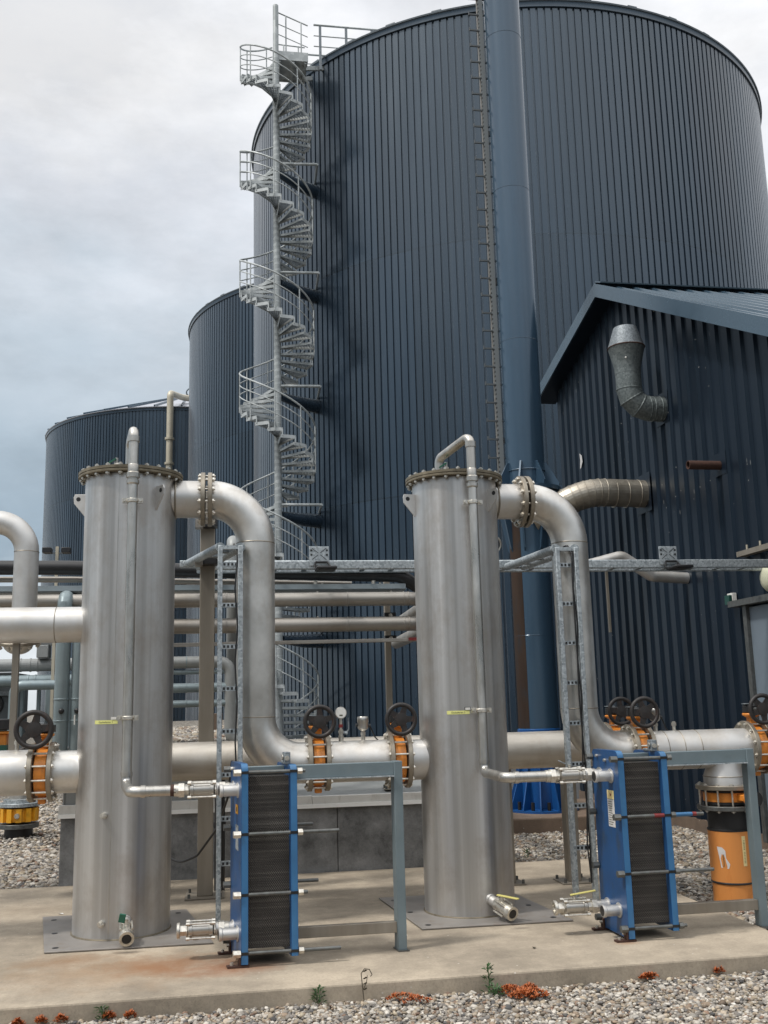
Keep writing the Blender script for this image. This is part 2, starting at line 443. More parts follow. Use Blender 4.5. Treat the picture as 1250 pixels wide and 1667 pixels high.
M['slab'] = concrete_mat('slab_concrete', (0.39, 0.328, 0.25))
M['wallc'] = concrete_mat('dark_concrete', (0.20, 0.203, 0.205), False, True)
M['foundation'] = concrete_mat('foundation_concrete', (0.17, 0.12, 0.085), False)

# slab edge: exposed aggregate on the vertical face
def gravel_mat():
    m, t, b = nt('gravel_bed')
    vec = coords(t)
    v = N(t, 'ShaderNodeTexVoronoi'); v.inputs['Scale'].default_value = 21; t.links.new(vec, v.inputs['Vector'])
    sep = N(t, 'ShaderNodeSeparateColor'); t.links.new(v.outputs['Color'], sep.inputs[0])
    rp = ramp(t, [(0.0, (0.10, 0.085, 0.07)), (0.25, (0.24, 0.21, 0.17)), (0.5, (0.36, 0.33, 0.28)), (0.75, (0.22, 0.19, 0.15)), (1.0, (0.52, 0.49, 0.44))])
    t.links.new(sep.outputs[0], rp.inputs[0])
    rd = ramp(t, [(0.25, 1.0), (0.62, 0.25)]); t.links.new(v.outputs['Distance'], rd.inputs[0])
    t.links.new(mixc(t, 0.9, rp.outputs[0], rd.outputs[0], 'MULTIPLY'), b.inputs['Base Color'])
    b.inputs['Roughness'].default_value = 0.9
    inv = N(t, 'ShaderNodeMath', operation='SUBTRACT'); inv.inputs[0].default_value = 1; t.links.new(v.outputs['Distance'], inv.inputs[1])
    bump(t, b, inv.outputs[0], 0.8, 0.03)
    return m
M['gravel'] = gravel_mat()
def stone_mat():
    m, t, b = nt('pebble')
    a = N(t, 'ShaderNodeAttribute', attribute_name='tint')
    f = noise(t, coords(t), 55, 5, 0.7); rf = ramp(t, [(0.3, 0.72), (0.7, 1.12)]); t.links.new(f, rf.inputs[0])
    t.links.new(mixc(t, 0.8, a.outputs['Color'], rf.outputs[0], 'MULTIPLY'), b.inputs['Base Color'])
    b.inputs['Roughness'].default_value = 0.75
    return m
M['stone'] = stone_mat()

# ------------------------------------------------------------------ camera
F, PIT, ROLL, YAW = 1630.449, 0.1858, -0.0252, 0.1632
fw = Vector((math.sin(YAW)*math.cos(PIT), math.cos(YAW)*math.cos(PIT), math.sin(PIT)))
rt = Vector((math.cos(YAW), -math.sin(YAW), 0)); up = rt.cross(fw)
r2 = rt*math.cos(ROLL) + up*math.sin(ROLL); u2 = up*math.cos(ROLL) - rt*math.sin(ROLL)
cam = bpy.data.cameras.new('camera'); co = bpy.data.objects.new('camera', cam); col.objects.link(co)
mw = Matrix((r2, u2, -fw)).transposed().to_4x4(); mw.translation = (0, 0, 1.65)
co.matrix_world = mw
cam.sensor_fit = 'HORIZONTAL'; cam.sensor_width = 36; cam.lens = F/1250*36
cam.clip_start = 0.05; cam.clip_end = 3000
scene.camera = co

# ------------------------------------------------------------------ light
SEL, SAZ = R(58), math.atan2(-0.955, -0.30)
sd = Vector((math.sin(SAZ)*math.cos(SEL), math.cos(SAZ)*math.cos(SEL), math.sin(SEL)))
sun = bpy.data.lights.new('sun', 'SUN'); sun.energy = 2.5; sun.angle = R(6); sun.color = (1.0, 0.965, 0.91)
so = bpy.data.objects.new('sun', sun); col.objects.link(so)
so.rotation_mode = 'QUATERNION'; so.rotation_quaternion = Vector((0, 0, 1)).rotation_difference(sd)
w = bpy.data.worlds.new('World'); scene.world = w; w.use_nodes = True
t = w.node_tree; bg = t.nodes['Background']
sky = N(t, 'ShaderNodeTexSky', sky_type='NISHITA'); sky.sun_disc = False
sky.sun_elevation = SEL; sky.sun_rotation = SAZ % (2*PI); sky.air_density = 1.0; sky.dust_density = 2.0
tc = N(t, 'ShaderNodeTexCoord'); sx = N(t, 'ShaderNodeSeparateXYZ'); t.links.new(tc.outputs['Generated'], sx.inputs[0])
mp = N(t, 'ShaderNodeMapping'); mp.inputs['Scale'].default_value = (1.0, 1.0, 2.2); t.links.new(tc.outputs['Generated'], mp.inputs['Vector'])
n1 = noise(t, mp.outputs['Vector'], 2.6, 9, 0.58)
n2 = noise(t, mp.outputs['Vector'], 6.5, 9, 0.62)
ad = N(t, 'ShaderNodeMath', operation='MULTIPLY_ADD'); t.links.new(n1, ad.inputs[0]); ad.inputs[1].default_value = 0.30; t.links.new(sx.outputs['Z'], ad.inputs[2])
ad2 = N(t, 'ShaderNodeMath', operation='MULTIPLY_ADD'); t.links.new(n2, ad2.inputs[0]); ad2.inputs[1].default_value = 0.10; t.links.new(ad.outputs[0], ad2.inputs[2])
cr = ramp(t, [(0.0, (0.80, 0.85, 0.89)), (0.255, (0.80, 0.85, 0.89)), (0.30, (0.66, 0.74, 0.80)), (0.365, (0.37, 0.47, 0.56)), (0.44, (0.43, 0.52, 0.60)), (0.56, (0.57, 0.64, 0.71)), (0.66, (0.78, 0.815, 0.875)), (0.74, (0.97, 0.975, 0.99)), (0.80, (0.86, 0.88, 0.92)), (0.9, (1.0, 1.0, 1.0)), (1.0, (0.97, 0.975, 0.985))])
t.links.new(ad2.outputs[0], cr.inputs[0])
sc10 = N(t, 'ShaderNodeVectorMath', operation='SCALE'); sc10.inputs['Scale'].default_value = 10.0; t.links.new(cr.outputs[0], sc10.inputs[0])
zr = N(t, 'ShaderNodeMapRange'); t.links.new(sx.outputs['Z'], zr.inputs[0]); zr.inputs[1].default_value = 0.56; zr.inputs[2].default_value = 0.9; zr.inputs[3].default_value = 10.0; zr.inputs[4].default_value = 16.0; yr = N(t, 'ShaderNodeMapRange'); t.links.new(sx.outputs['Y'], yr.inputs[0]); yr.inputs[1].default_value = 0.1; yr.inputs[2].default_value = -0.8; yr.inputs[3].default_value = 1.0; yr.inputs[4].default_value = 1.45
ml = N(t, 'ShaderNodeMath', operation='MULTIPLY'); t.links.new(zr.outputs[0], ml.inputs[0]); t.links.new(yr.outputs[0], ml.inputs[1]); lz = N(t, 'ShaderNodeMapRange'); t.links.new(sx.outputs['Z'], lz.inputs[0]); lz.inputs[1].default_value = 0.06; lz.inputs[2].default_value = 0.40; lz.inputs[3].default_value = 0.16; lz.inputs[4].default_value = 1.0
lb = N(t, 'ShaderNodeMapRange'); t.links.new(sx.outputs['Y'], lb.inputs[0]); lb.inputs[1].default_value = 0.0; lb.inputs[2].default_value = -0.45; lb.inputs[3].default_value = 0.0; lb.inputs[4].default_value = 1.0
lm_ = N(t, 'ShaderNodeMix', data_type='FLOAT'); t.links.new(lb.outputs[0], lm_.inputs[0]); lm_.inputs[2].default_value = 1.0; t.links.new(lz.outputs[0], lm_.inputs[3])  # dark low band added to the unseen sky behind the camera, dimming the silo foot
n3 = noise(t, mp.outputs['Vector'], 3.6, 9, 0.6); r3_ = N(t, 'ShaderNodeMapRange'); t.links.new(n3, r3_.inputs[0]); r3_.inputs[1].default_value = 0.36; r3_.inputs[2].default_value = 0.64; r3_.inputs[3].default_value = 0.84; r3_.inputs[4].default_value = 1.12
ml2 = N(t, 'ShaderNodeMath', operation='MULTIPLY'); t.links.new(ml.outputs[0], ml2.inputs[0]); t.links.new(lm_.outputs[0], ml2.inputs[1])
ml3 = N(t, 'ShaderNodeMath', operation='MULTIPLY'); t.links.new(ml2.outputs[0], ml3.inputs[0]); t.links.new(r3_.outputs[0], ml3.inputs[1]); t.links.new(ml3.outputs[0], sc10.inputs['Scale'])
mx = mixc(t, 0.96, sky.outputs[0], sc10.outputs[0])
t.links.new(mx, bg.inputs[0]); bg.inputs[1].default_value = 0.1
scene.view_settings.view_transform = 'Standard'; scene.view_settings.look = 'None'; scene.view_settings.exposure = 0
scene.cycles.max_bounces = 8

# ------------------------------------------------------------------ ground
g = MB(); g.add([(-400,-200,GZ-0.02),(400,-200,GZ-0.02),(400,900,GZ-0.02),(-400,900,GZ-0.02)], [(0,1,2,3)])
tag(g.build('ground', M['gravel'], smooth=False), kind='structure')
M['bounce_cut_dark'] = paint('bounce_cut_dark', (0.045, 0.046, 0.048), 0.85, 0, 0.2, 3, (0.07, 0.068, 0.065), 0.4, 0.3)
rd_ = MB(); rd_.add([(0.4, 15.3, GZ-0.012), (60, 15.3, GZ-0.012), (60, 120, GZ-0.012), (0.4, 120, GZ-0.012)], [(0,1,2,3)]); tag(rd_.build('bounce_cut_sheet', M['bounce_cut_dark'], smooth=False), kind='structure')  # unseen dark sheet added to cut ground bounce and reflection on the silo
sl = MB(); sl.box(-6.0, 3.80, 6.33, 10.33, -0.35, 0.0)
tag(sl.build('concrete_pavement', M['slab'], smooth=False, bevel=0.012), kind='structure')

def icos(sub):
    import bmesh
    bm = bmesh.new(); bmesh.ops.create_icosphere(bm, subdivisions=sub, radius=1.0)
    v = np.array([q.co[:] for q in bm.verts]); f = np.array([[x.index for x in q.verts] for q in bm.faces]); bm.free()
    return v, f
PAL = np.array([(0.60,0.58,0.54),(0.48,0.45,0.41),(0.34,0.32,0.30),(0.24,0.23,0.225),(0.42,0.36,0.28),(0.32,0.25,0.19),(0.13,0.13,0.135),(0.68,0.66,0.63),(0.46,0.40,0.33),(0.30,0.20,0.15),(0.52,0.46,0.36)])
PW = np.array([.15,.16,.13,.09,.12,.08,.05,.08,.08,.03,.03])
def stones(name, label, pts, size, sub, lay):
    v, f = icos(sub); n = len(pts); nv = len(v)
    s = size*np.exp(rng.normal(0, 0.28, n))
    ax = np.stack([s*rng.uniform(.85,1.35,n), s*rng.uniform(.75,1.1,n), s*rng.uniform(.5,.85,n)], 1)
    jit = 1 + rng.normal(0, 0.10, (n, nv, 1))
    V = v[None]*jit*ax[:, None, :]
    a = rng.uniform(0, 2*PI, n); tl = rng.normal(0, 0.35, n)
    c, sn = np.cos(tl), np.sin(tl)
    y = V[..., 1]*c[:, None] - V[..., 2]*sn[:, None]; z = V[..., 1]*sn[:, None] + V[..., 2]*c[:, None]
    c, sn = np.cos(a), np.sin(a)
    x = V[..., 0]*c[:, None] - y*sn[:, None]; y = V[..., 0]*sn[:, None] + y*c[:, None]
    P = np.stack([x, y, z], -1) + pts[:, None, :]
    Fa = (f[None] + (np.arange(n)*nv)[:, None, None]).reshape(-1, 3)
    me = bpy.data.meshes.new(name)
    me.vertices.add(n*nv); me.vertices.foreach_set('co', P.reshape(-1))
    me.loops.add(Fa.size); me.loops.foreach_set('vertex_index', Fa.reshape(-1))
    me.polygons.add(len(Fa)); me.polygons.foreach_set('loop_start', np.arange(0, Fa.size, 3)); me.polygons.foreach_set('use_smooth', [sub > 1]*len(Fa))
    me.update(calc_edges=True)
    k = rng.choice(len(PAL), n, p=PW/PW.sum())
    C = PAL[k]*rng.uniform(0.42, 0.98, (n, 1))*np.array([0.97, 0.925, 0.86]); C = np.repeat(C, nv, 0)
    at = me.color_attributes.new('tint', 'FLOAT_COLOR', 'POINT')
    at.data.foreach_set('color', np.concatenate([C, np.ones((len(C), 1))], 1).reshape(-1))
    me.materials.append(M['stone'])
    o = bpy.data.objects.new(name, me); col.objects.link(o)
    return tag(o, label, 'gravel', kind='stuff')
def scatter(x0, x1, y0, y1, n, z, zs):
    return np.stack([rng.uniform(x0, x1, n), rng.uniform(y0, y1, n), z + rng.uniform(-zs, zs, n)], 1)
pf = scatter(-1.9, 3.9, 4.9, 6.32, 43000, GZ, 0.014)
pf[:, 2] -= 0.006
stones('gravel', 'loose pale and grey gravel along the front edge of the concrete slab', pf, 0.0112, 2, 0)
pr = np.concatenate([scatter(2.7, 6.0, 10.36, 13.2, 9000, GZ, 0.012), scatter(3.83, 6.0, 5.9, 10.4, 11500, GZ, 0.012), scatter(2.9, 6.0, 13.2, 15, 2500, GZ, 0.012)])
stones('gravel', 'grey and tan gravel between the concrete slab and the dark gable building', pr, 0.021, 1, 0)
pl = np.concatenate([scatter(-3.6, -1.5, 10.36, 14, 9000, GZ, 0.012), scatter(-5.0, -1.5, 14, 21, 9000, GZ, 0.015)])
stones('gravel', 'gravel behind the slab at the left, under the yellow valve', pl, 0.024, 1, 0)

# ------------------------------------------------------------------ silos
def add_panels(m, nsheet):
    t = m.node_tree; b = t.nodes['Principled BSDF']; src = b.inputs['Base Color'].links[0].from_socket
    tc = N(t, 'ShaderNodeTexCoord'); sp = N(t, 'ShaderNodeSeparateXYZ'); t.links.new(tc.outputs['Object'], sp.inputs[0])
    at = N(t, 'ShaderNodeMath', operation='ARCTAN2'); t.links.new(sp.outputs['X'], at.inputs[0]); t.links.new(sp.outputs['Y'], at.inputs[1])
    k = N(t, 'ShaderNodeMath', operation='MULTIPLY'); t.links.new(at.outputs[0], k.inputs[0]); k.inputs[1].default_value = nsheet/(2*PI)
    fl = N(t, 'ShaderNodeMath', operation='FLOOR'); t.links.new(k.outputs[0], fl.inputs[0])
    kz = N(t, 'ShaderNodeMath', operation='MULTIPLY'); t.links.new(sp.outputs['Z'], kz.inputs[0]); kz.inputs[1].default_value = 1/7.6
    fz = N(t, 'ShaderNodeMath', operation='FLOOR'); t.links.new(kz.outputs[0], fz.inputs[0])
    cb = N(t, 'ShaderNodeCombineXYZ'); t.links.new(fl.outputs[0], cb.inputs[0]); t.links.new(fz.outputs[0], cb.inputs[1])
    wn = N(t, 'ShaderNodeTexWhiteNoise'); t.links.new(cb.outputs[0], wn.inputs['Vector'])
    rp = ramp(t, [(0, 0.78), (1, 1.25)]); t.links.new(wn.outputs['Value'], rp.inputs[0])
    fr = N(t, 'ShaderNodeMath', operation='FRACT'); t.links.new(kz.outputs[0], fr.inputs[0])
    rl = ramp(t, [(0.0, 0.55), (0.004, 0.55), (0.006, 1.0)]); t.links.new(fr.outputs[0], rl.inputs[0])
    c1 = mixc(t, 1.0, src, rp.outputs[0], 'MULTIPLY'); c2 = mixc(t, 1.0, c1, rl.outputs[0], 'MULTIPLY')
    vv = coords(t, (26, 26, 0.12)); f = noise(t, vv, 1.0, 4); rs = ramp(t, [(0.5, 0.0), (0.8, 0.3)]); t.links.new(f, rs.inputs[0])
    t.links.new(mixc(t, rs.outputs[0], c2, (0.06, 0.075, 0.09)), b.inputs['Base Color'])
add_panels(M['navy'], 54)
def clad_cyl(c, r, z0, z1, nrib, depth, a0=0, a1=2*PI):
    prof = [(0.0, 0), (0.70, 0), (0.75, -depth), (0.95, -depth)]
    m = MB(); V = []; 
    for i in range(nrib):
        for fr, dr in prof:
            a = 2*PI*(i+fr)/nrib
            V.append((math.sin(a), math.cos(a), r+dr))
    n = len(V); vs = []; fs = []
    for z in (z0, z1):
        for s_, c_, q in V: vs.append((c[0]+s_*q, c[1]+c_*q, z))
    for i in range(n):
        j = (i+1) % n; fs.append((i, j, n+j, n+i))
    return m.add(vs, fs)

def silo(label, c, r, zt, nrib, cone, group):
    s = thing('silo', label, 'silo', (c[0], c[1], GZ), group)
    clad_cyl(c, r, GZ, zt-0.15, nrib, 0.042).build('wall', M['navy'], s, smooth=False)
    m = MB(); m.lathe((c[0], c[1], 0), (0,0,1), [(r-0.12, zt-0.19), (r+0.04, zt-0.19), (r+0.05, zt-0.18), (r+0.05, zt-0.02), (r+0.06, zt), (r-0.3, zt)], 180, closed=True)
    m.build('rim', M['navy'], s)
    m = MB(); m.lathe((c[0], c[1], 0), (0,0,1), [(r+0.09, zt+0.004), (r+0.10, zt+0.05), (r-0.4, zt+0.07+0.04*cone), (0.6, zt+cone), (0.01, zt+cone)], 180)
    rf = m.build('roof', M['rim'] if cone < 1 else M['roof_grey'], s)
    if cone < 1:
        for k in range(40):
            a = 2*PI*k/40
            p = Vector((c[0]+math.sin(a)*(r-0.05), c[1]+math.cos(a)*(r-0.05), zt+0.06))
            inst('roof_clip', 'clip', lambda: MB().box(-0.16, 0.16, -0.10, 0.10, -0.06, 0.07), M['rim'], rf, p).rotation_euler = (0, 0, -a)
            rf.children[-1].rotation_mode = 'XYZ'
    else:
        m = MB()
        for k in range(36):
            a = 2*PI*k/36
            m.bar((c[0]+math.sin(a)*(r+0.1), c[1]+math.cos(a)*(r+0.1), zt+0.10), (c[0]+math.sin(a)*0.6, c[1]+math.cos(a)*0.6, zt+cone+0.05), 0.08, 0.12)
        m.build('roof_rib', M['navy_roof'], rf, smooth=False)
    return s
S1 = (11.128, 36.319); SR = 9.969; ST = 22.845
silo1 = silo('huge dark blue ribbed silo with the spiral stair beside it', S1, SR, ST, 270, 0.5, 'round ribbed silos')
silo('tall ribbed silo half hidden behind the stair side of the largest silo', (7.996, 56.465), 9.90, 22.845, 270, 0.5, 'round ribbed silos')
silo('lower ribbed silo with pale conical roof, farthest left', (-2.614, 73.694), 9.9, 20.64, 270, 3.6, 'round ribbed silos')

# cream pipe and railing on the low silo
m = MB(); P = fillet([(-3.30, 62.6, 13.0), (-3.28, 62.6, 21.2), (-2.7, 66.0, 22.0), (1.0, 71.0, 23.0)], 0.35, 6); m.tube(P, 0.21, 14)
cp = m.build('cream_pipe', M['cream_pipe'], origin=(-3.3, 62.6, GZ)); tag(cp, 'cream vent pipe climbing the low silo with elbow over its roof', 'pipe')
for z in (18.2, 16.6):
    m = MB(); m.ring((-3.29, 62.6, z), (0,0,1), 0.29, 0.17, 0.14, 20); m.build('pipe_collar', M['cream_pipe'], cp)
m = MB(); m.box(-3.5, -3.1, 62.5, 64.2, 14.9, 15.0); m.box(-3.4, -3.2, 62.5, 62.7, GZ, 13.2); m.build('support', M['galv'], cp)
rl = thing('guard_railing', 'small round guard railing on top of the conical silo roof', 'railing', (-1.0, 71.5, 23.0))
for z in (23.9, 24.6):
    m = MB(); m.torus((-0.4, 71.5, z-0.55), (0,0,1), 2.2, 0.05, 40, 6); m.build('rail', M['galv_dark'], rl)
for k in range(12):
    a = 2*PI*k/12; m = MB(); m.cyl((-0.4+2.2*math.cos(a), 71.5+2.2*math.sin(a), 22.4), (-0.4+2.2*math.cos(a), 71.5+2.2*math.sin(a), 24.05), 0.045, 6); m.build('post', M['galv_dark'], rl)

# ------------------------------------------------------------------ spiral stair
SC = Vector((1.66, 29.5, 0)); SRAD = 1.13; PITCH = 3.70; NST = 18; RISE = PITCH/NST; ZTOP = 22.40; ZREF = 20.58
def sphi(z): return R(270) + (ZREF - z)/PITCH*2*PI
def spt(z, rad, dz=0): 
    a = sphi(z); return Vector((SC.x + rad*math.cos(a), SC.y + rad*math.sin(a), z+dz))
st = thing('spiral_stair', 'tall galvanised spiral staircase standing against the largest silo', 'spiral stair', (SC.x, SC.y, GZ))
m = MB(); m.cyl((SC.x, SC.y, GZ), (SC.x, SC.y, ZTOP+0.1), 0.100, 20); m.cyl((SC.x, SC.y, ZTOP), (SC.x, SC.y, 24.25), 0.092, 18)
m.build('centre_pole', M['galv_stair'], st)
def tread_mesh():
    m = MB(); half = PI/NST*1.12
    def pt(r, a, z): return Vector((r*math.cos(a), r*math.sin(a), z))
    # nosing plate on the upper side edge (a = -half) and rear plate
    for a, h in ((half, 0.092), (-half, 0.07)):
        m.bar(pt(0.11, a*0.75, -h/2), pt(SRAD, a, -h/2), 0.012, h)
    m.bar(pt(SRAD, -half, -0.05), pt(SRAD, half, -0.05), 0.012, 0.10)
    m.bar(pt(SRAD, half*0.98, -0.03), pt(SRAD, half*0.98, -RISE-0.03), 0.03, 0.03, (1,0,0))
    m.cyl((0,0,-RISE), (0,0,-0.004), 0.112, 16)
    m.split = len(m.f)
    k = 11
    for i in range(k):
        r = 0.2 + (SRAD-0.24)*i/(k-1)
        m.bar(pt(r, -half*0.97, -0.02), pt(r, half*0.97, -0.02), 0.012, 0.034)
    for f in (-0.6, -0.2, 0.2, 0.6):
        m.bar(pt(0.16, half*f*0.9, -0.008), pt(SRAD-0.02, half*f, -0.008), 0.02, 0.012)
    return m
nt_total = int((ZTOP-GZ)/RISE)
tb = tread_mesh(); tm = tb.mesh('tread', smooth=False); tm.materials.append(M['galv_stair']); tm.materials.append(M['galv_dark'])
tm.polygons.foreach_set('material_index', [0 if i < tb.split else 1 for i in range(len(tm.polygons))])  # grating bars use the darker metal, so underside shade is in the colour
rest = MB()
for i in range(nt_total):
    z = ZTOP - 0.1 - i*RISE
    if i < 100:
        o = bpy.data.objects.new('tread', tm); col.objects.link(o); o.parent = st
        o.location = (0, 0, z - GZ); o.rotation_euler = (0, 0, sphi(z))
    else:
        mt = Matrix.Translation((SC.x, SC.y, z)) @ Matrix.Rotation(sphi(z), 4, 'Z')
        rest.add([mt @ v.co for v in tm.vertices], [list(p.vertices) for p in tm.polygons])
if rest.v: tag(rest.build('lower_treads', M['galv_stair'], st, smooth=False), kind='stuff')
zs = [ZTOP - k*0.06 for k in range(int((ZTOP-0.4)/0.06))]
for dz, r in ((1.12, 0.028), (0.77, 0.018), (0.42, 0.018)):
    m = MB(); m.tube([spt(z, SRAD+0.02, dz) for z in zs], r, 8); m.build('handrail' if dz > 1 else 'knee_rail', M['galv_stair'], st)
k = 0
while ZTOP - k*2*RISE > 0.5:
    z = ZTOP - 0.1 - k*2*RISE
    m = MB(); p = spt(z, SRAD+0.02); m.cyl(p - Vector((0,0,0.1)), p + Vector((0,0,1.14)), 0.02, 8); m.build('baluster', M['galv_stair'], st); k += 1
for k in range(5):
    z = 18.55 - k*3.70
    m = MB(); m.cyl((SC.x+0.1, SC.y-0.02, z+0.02), (2.95, 29.35, z), 0.045, 10); m.cyl((2.95, 29.35, z), (3.0, 30.9, z), 0.04, 10)
    m.build('wall_bracket', M['galv_stair'], st)
    m = MB(); m.tube([(SC.x+0.1, SC.y+0.1, z-0.28), (2.45, 30.2, z-0.3), (3.35, 30.9, z-0.25)], [0.12, 0.2, 0.24], 10); m.build('tie_duct', M['navy'], st)
# landing and gangway onto the roof
m = MB(); m.box(1.60, 2.72, 29.60, 30.75, ZTOP, ZTOP+0.06); m.box(1.60, 2.72, 29.57, 29.60, ZTOP-0.06, ZTOP+0.26); m.box(1.60, 2.72, 30.75, 30.78, ZTOP-0.06, ZTOP+0.26)
for x in (1.75, 2.2, 2.6): m.box(x, x+0.08, 29.61, 30.74, ZTOP-0.12, ZTOP-0.002)
m.build('landing', M['galv_stair'], st, smooth=False)
m = MB(); m.bar((2.55, 29.9, ZTOP-0.1), (3.5, 30.3, ZTOP+0.25), 0.08, 0.14); m.bar((2.55, 30.5, ZTOP-0.1), (3.4, 30.8, ZTOP+0.25), 0.08, 0.14); m.build('landing_beam', M['galv_stair'], st, smooth=False)
for y in (29.60, 30.77):
    for dz in (0.50, 0.88, 1.30):
        m = MB(); m.cyl((1.74, y, ZTOP+dz+(0.38 if y < 30 else 0.05)), (2.72, y, ZTOP+dz-(0.02 if y < 30 else 0.0)), 0.022 if dz > 1 else 0.016, 8); m.build('landing_rail', M['galv_stair'], st)
    for x in (2.0, 2.5):
        m = MB(); m.cyl((x, y, ZTOP), (x, y, ZTOP+(1.30+0.38*(2.72-x)/0.98 if y < 30 else 1.33)), 0.024, 8); m.build('landing_post', M['galv_stair'], st)
rr_ = thing('roof_railing', 'galvanised railing along the roof edge walkway above the stair landing', 'railing', (4.5, 30.2, ST))
for y, h, x0 in ((29.95, 1.45, 2.95), (31.3, 1.28, 2.5)):
    for f in (0.45, 0.72, 1.0):
        m = MB(); m.cyl((x0, y, ST-0.3+h*f), (8.0, y, ST-0.3+h*f), 0.034 if f == 1 else 0.02, 8); m.build('rail', M['galv_stair'], rr_)
    for x in (x0+0.22, x0+1.1, x0+1.98, x0+2.9, x0+3.8):
        m = MB(); m.box(x-0.04, x+0.04, y-0.02, y+0.06, ST-0.5, ST-0.3+h); m.build('post', M['galv_dark'], rr_)

# ------------------------------------------------------------------ gable building
BX = 6.04
RY, RZ = 14.07, 7.93            # ridge
FY, FZ = 17.25, 7.93-0.245*(17.25-14.07)
NY, NZ = 6.6, 7.93-0.515*(14.07-6.6)
def rz(y): return RZ - (0.515*(RY-y) if y < RY else 0.245*(y-RY))
bl = thing('industrial_building', 'dark navy gabled building clad in ribbed sheet at the right', 'building', (BX, 12, GZ))
m = MB(); ys = []; p = 0.285; y = NY+0.15; 
while y < FY-0.3:
    ys += [(y, 0.0), (y+p*0.46, 0.0), (y+p*0.56, 0.034), (y+p*0.90, 0.034)]; y += p
vs = []; fs = []
for (yy, dx) in ys:
    vs += [(BX+dx, yy, GZ+0.16), (BX+dx, yy, rz(yy)-0.152)]
for i in range(len(ys)-1): fs.append((2*i, 2*i+2, 2*i+3, 2*i+1))
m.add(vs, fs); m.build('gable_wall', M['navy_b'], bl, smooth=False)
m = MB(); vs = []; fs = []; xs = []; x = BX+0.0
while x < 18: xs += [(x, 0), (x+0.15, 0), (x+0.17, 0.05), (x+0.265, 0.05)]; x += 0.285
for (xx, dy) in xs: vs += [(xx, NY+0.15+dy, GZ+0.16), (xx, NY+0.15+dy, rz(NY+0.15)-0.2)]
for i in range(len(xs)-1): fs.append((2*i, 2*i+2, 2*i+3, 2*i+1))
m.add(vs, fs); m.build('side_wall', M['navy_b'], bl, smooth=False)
m = MB(); m.box(BX+0.0, 18, NY+0.22, FY-0.3, GZ-0.1, GZ+0.16); m.build('plinth', M['foundation'], bl, smooth=False)
m = MB(); vs = []; 
m.prism([(BX+0.25, NY+0.35, GZ+0.16), (BX+0.25, FY-0.3, GZ+0.16), (BX+0.25, FY-0.3, rz(FY-.3)-.3), (BX+0.25, RY, RZ-.3), (BX+0.25, NY+0.35, rz(NY+.35)-.3)], (12, 0, 0)); m.build('inner_wall', M['black'], bl, smooth=False)
XR0 = 5.75
def slope(y0, y1):
    m = MB(); x = XR0+0.06; vs = []; fs = []; xs = []
    while x < 18: xs += [(x, 0), (x+0.22, 0), (x+0.235, 0.04), (x+0.275, 0.04)]; x += 0.29
    for xx, dz in xs: vs += [(xx, y0, rz(y0)+dz+0.01), (xx, y1, rz(y1)+dz+0.01)]
    for i in range(len(xs)-1): fs.append((2*i, 2*i+2, 2*i+3, 2*i+1))
    return m.add(vs, fs)
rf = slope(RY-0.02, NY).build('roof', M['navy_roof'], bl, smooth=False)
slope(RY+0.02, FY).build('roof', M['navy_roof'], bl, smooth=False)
m = MB()
m.bar((XR0+0.02, RY-0.10, RZ+0.055), (18, RY-0.10, RZ+0.055), 0.24, 0.02, (0, -0.45, 1)); m.bar((XR0+0.02, RY+0.10, RZ+0.06), (18, RY+0.10, RZ+0.06), 0.22, 0.02, (0, 0.25, 1))
m.build('ridge_cap', M['navy_roof'], rf, smooth=False)
for y0, y1 in ((RY, NY), (RY, FY)):
    m = MB(); m.prism([(XR0, y0, rz(y0)+0.07), (XR0, y1, rz(y1)+0.07), (XR0, y1, rz(y1)-0.15), (XR0, y0, rz(y0)-0.15)], (0.03, 0, 0)); m.build('fascia', M['navy_roof'], bl, smooth=False)
    m = MB(); m.prism([(XR0+0.03, y0, rz(y0)-0.135), (XR0+0.03, y1, rz(y1)-0.135), (XR0+0.03, y1, rz(y1)-0.15), (XR0+0.03, y0, rz(y0)-0.15)], (0.36, 0, 0)); m.build('soffit', M['navy_b'], bl, smooth=False)
m = MB(); m.prism([(BX-0.004, 15.93, 5.45), (BX-0.004, 15.88, 5.46), (BX-0.004, 15.80, 5.55), (BX-0.004, 15.82, 5.66), (BX-0.004, 15.92, 5.72), (BX-0.004, 15.90, 5.6)], (0.002, 0, 0))
m.build('peeled_patch', M['paper'], bl, smooth=False)
# door
m = MB(); m.box(BX-0.05, BX-0.012, 8.2, 10.72, GZ+0.1, 2.60); d = m.build('door', M['door'], bl, bevel=0.006)
m = MB(); m.box(BX-0.09, BX-0.002, 10.72, 10.80, GZ+0.1, 2.64); m.box(BX-0.16, BX-0.002, 8.1, 11.0, 2.62, 2.69); m.build('door_frame', M['rod'], d, smooth=False)

def wall_plate(parent, y0, y1, z0, z1):
    m = MB(); m.box(BX-0.006, BX-0.002, y0, y1, z0, z1); return m.build('wall_plate', M['navy_b'], parent, smooth=False)
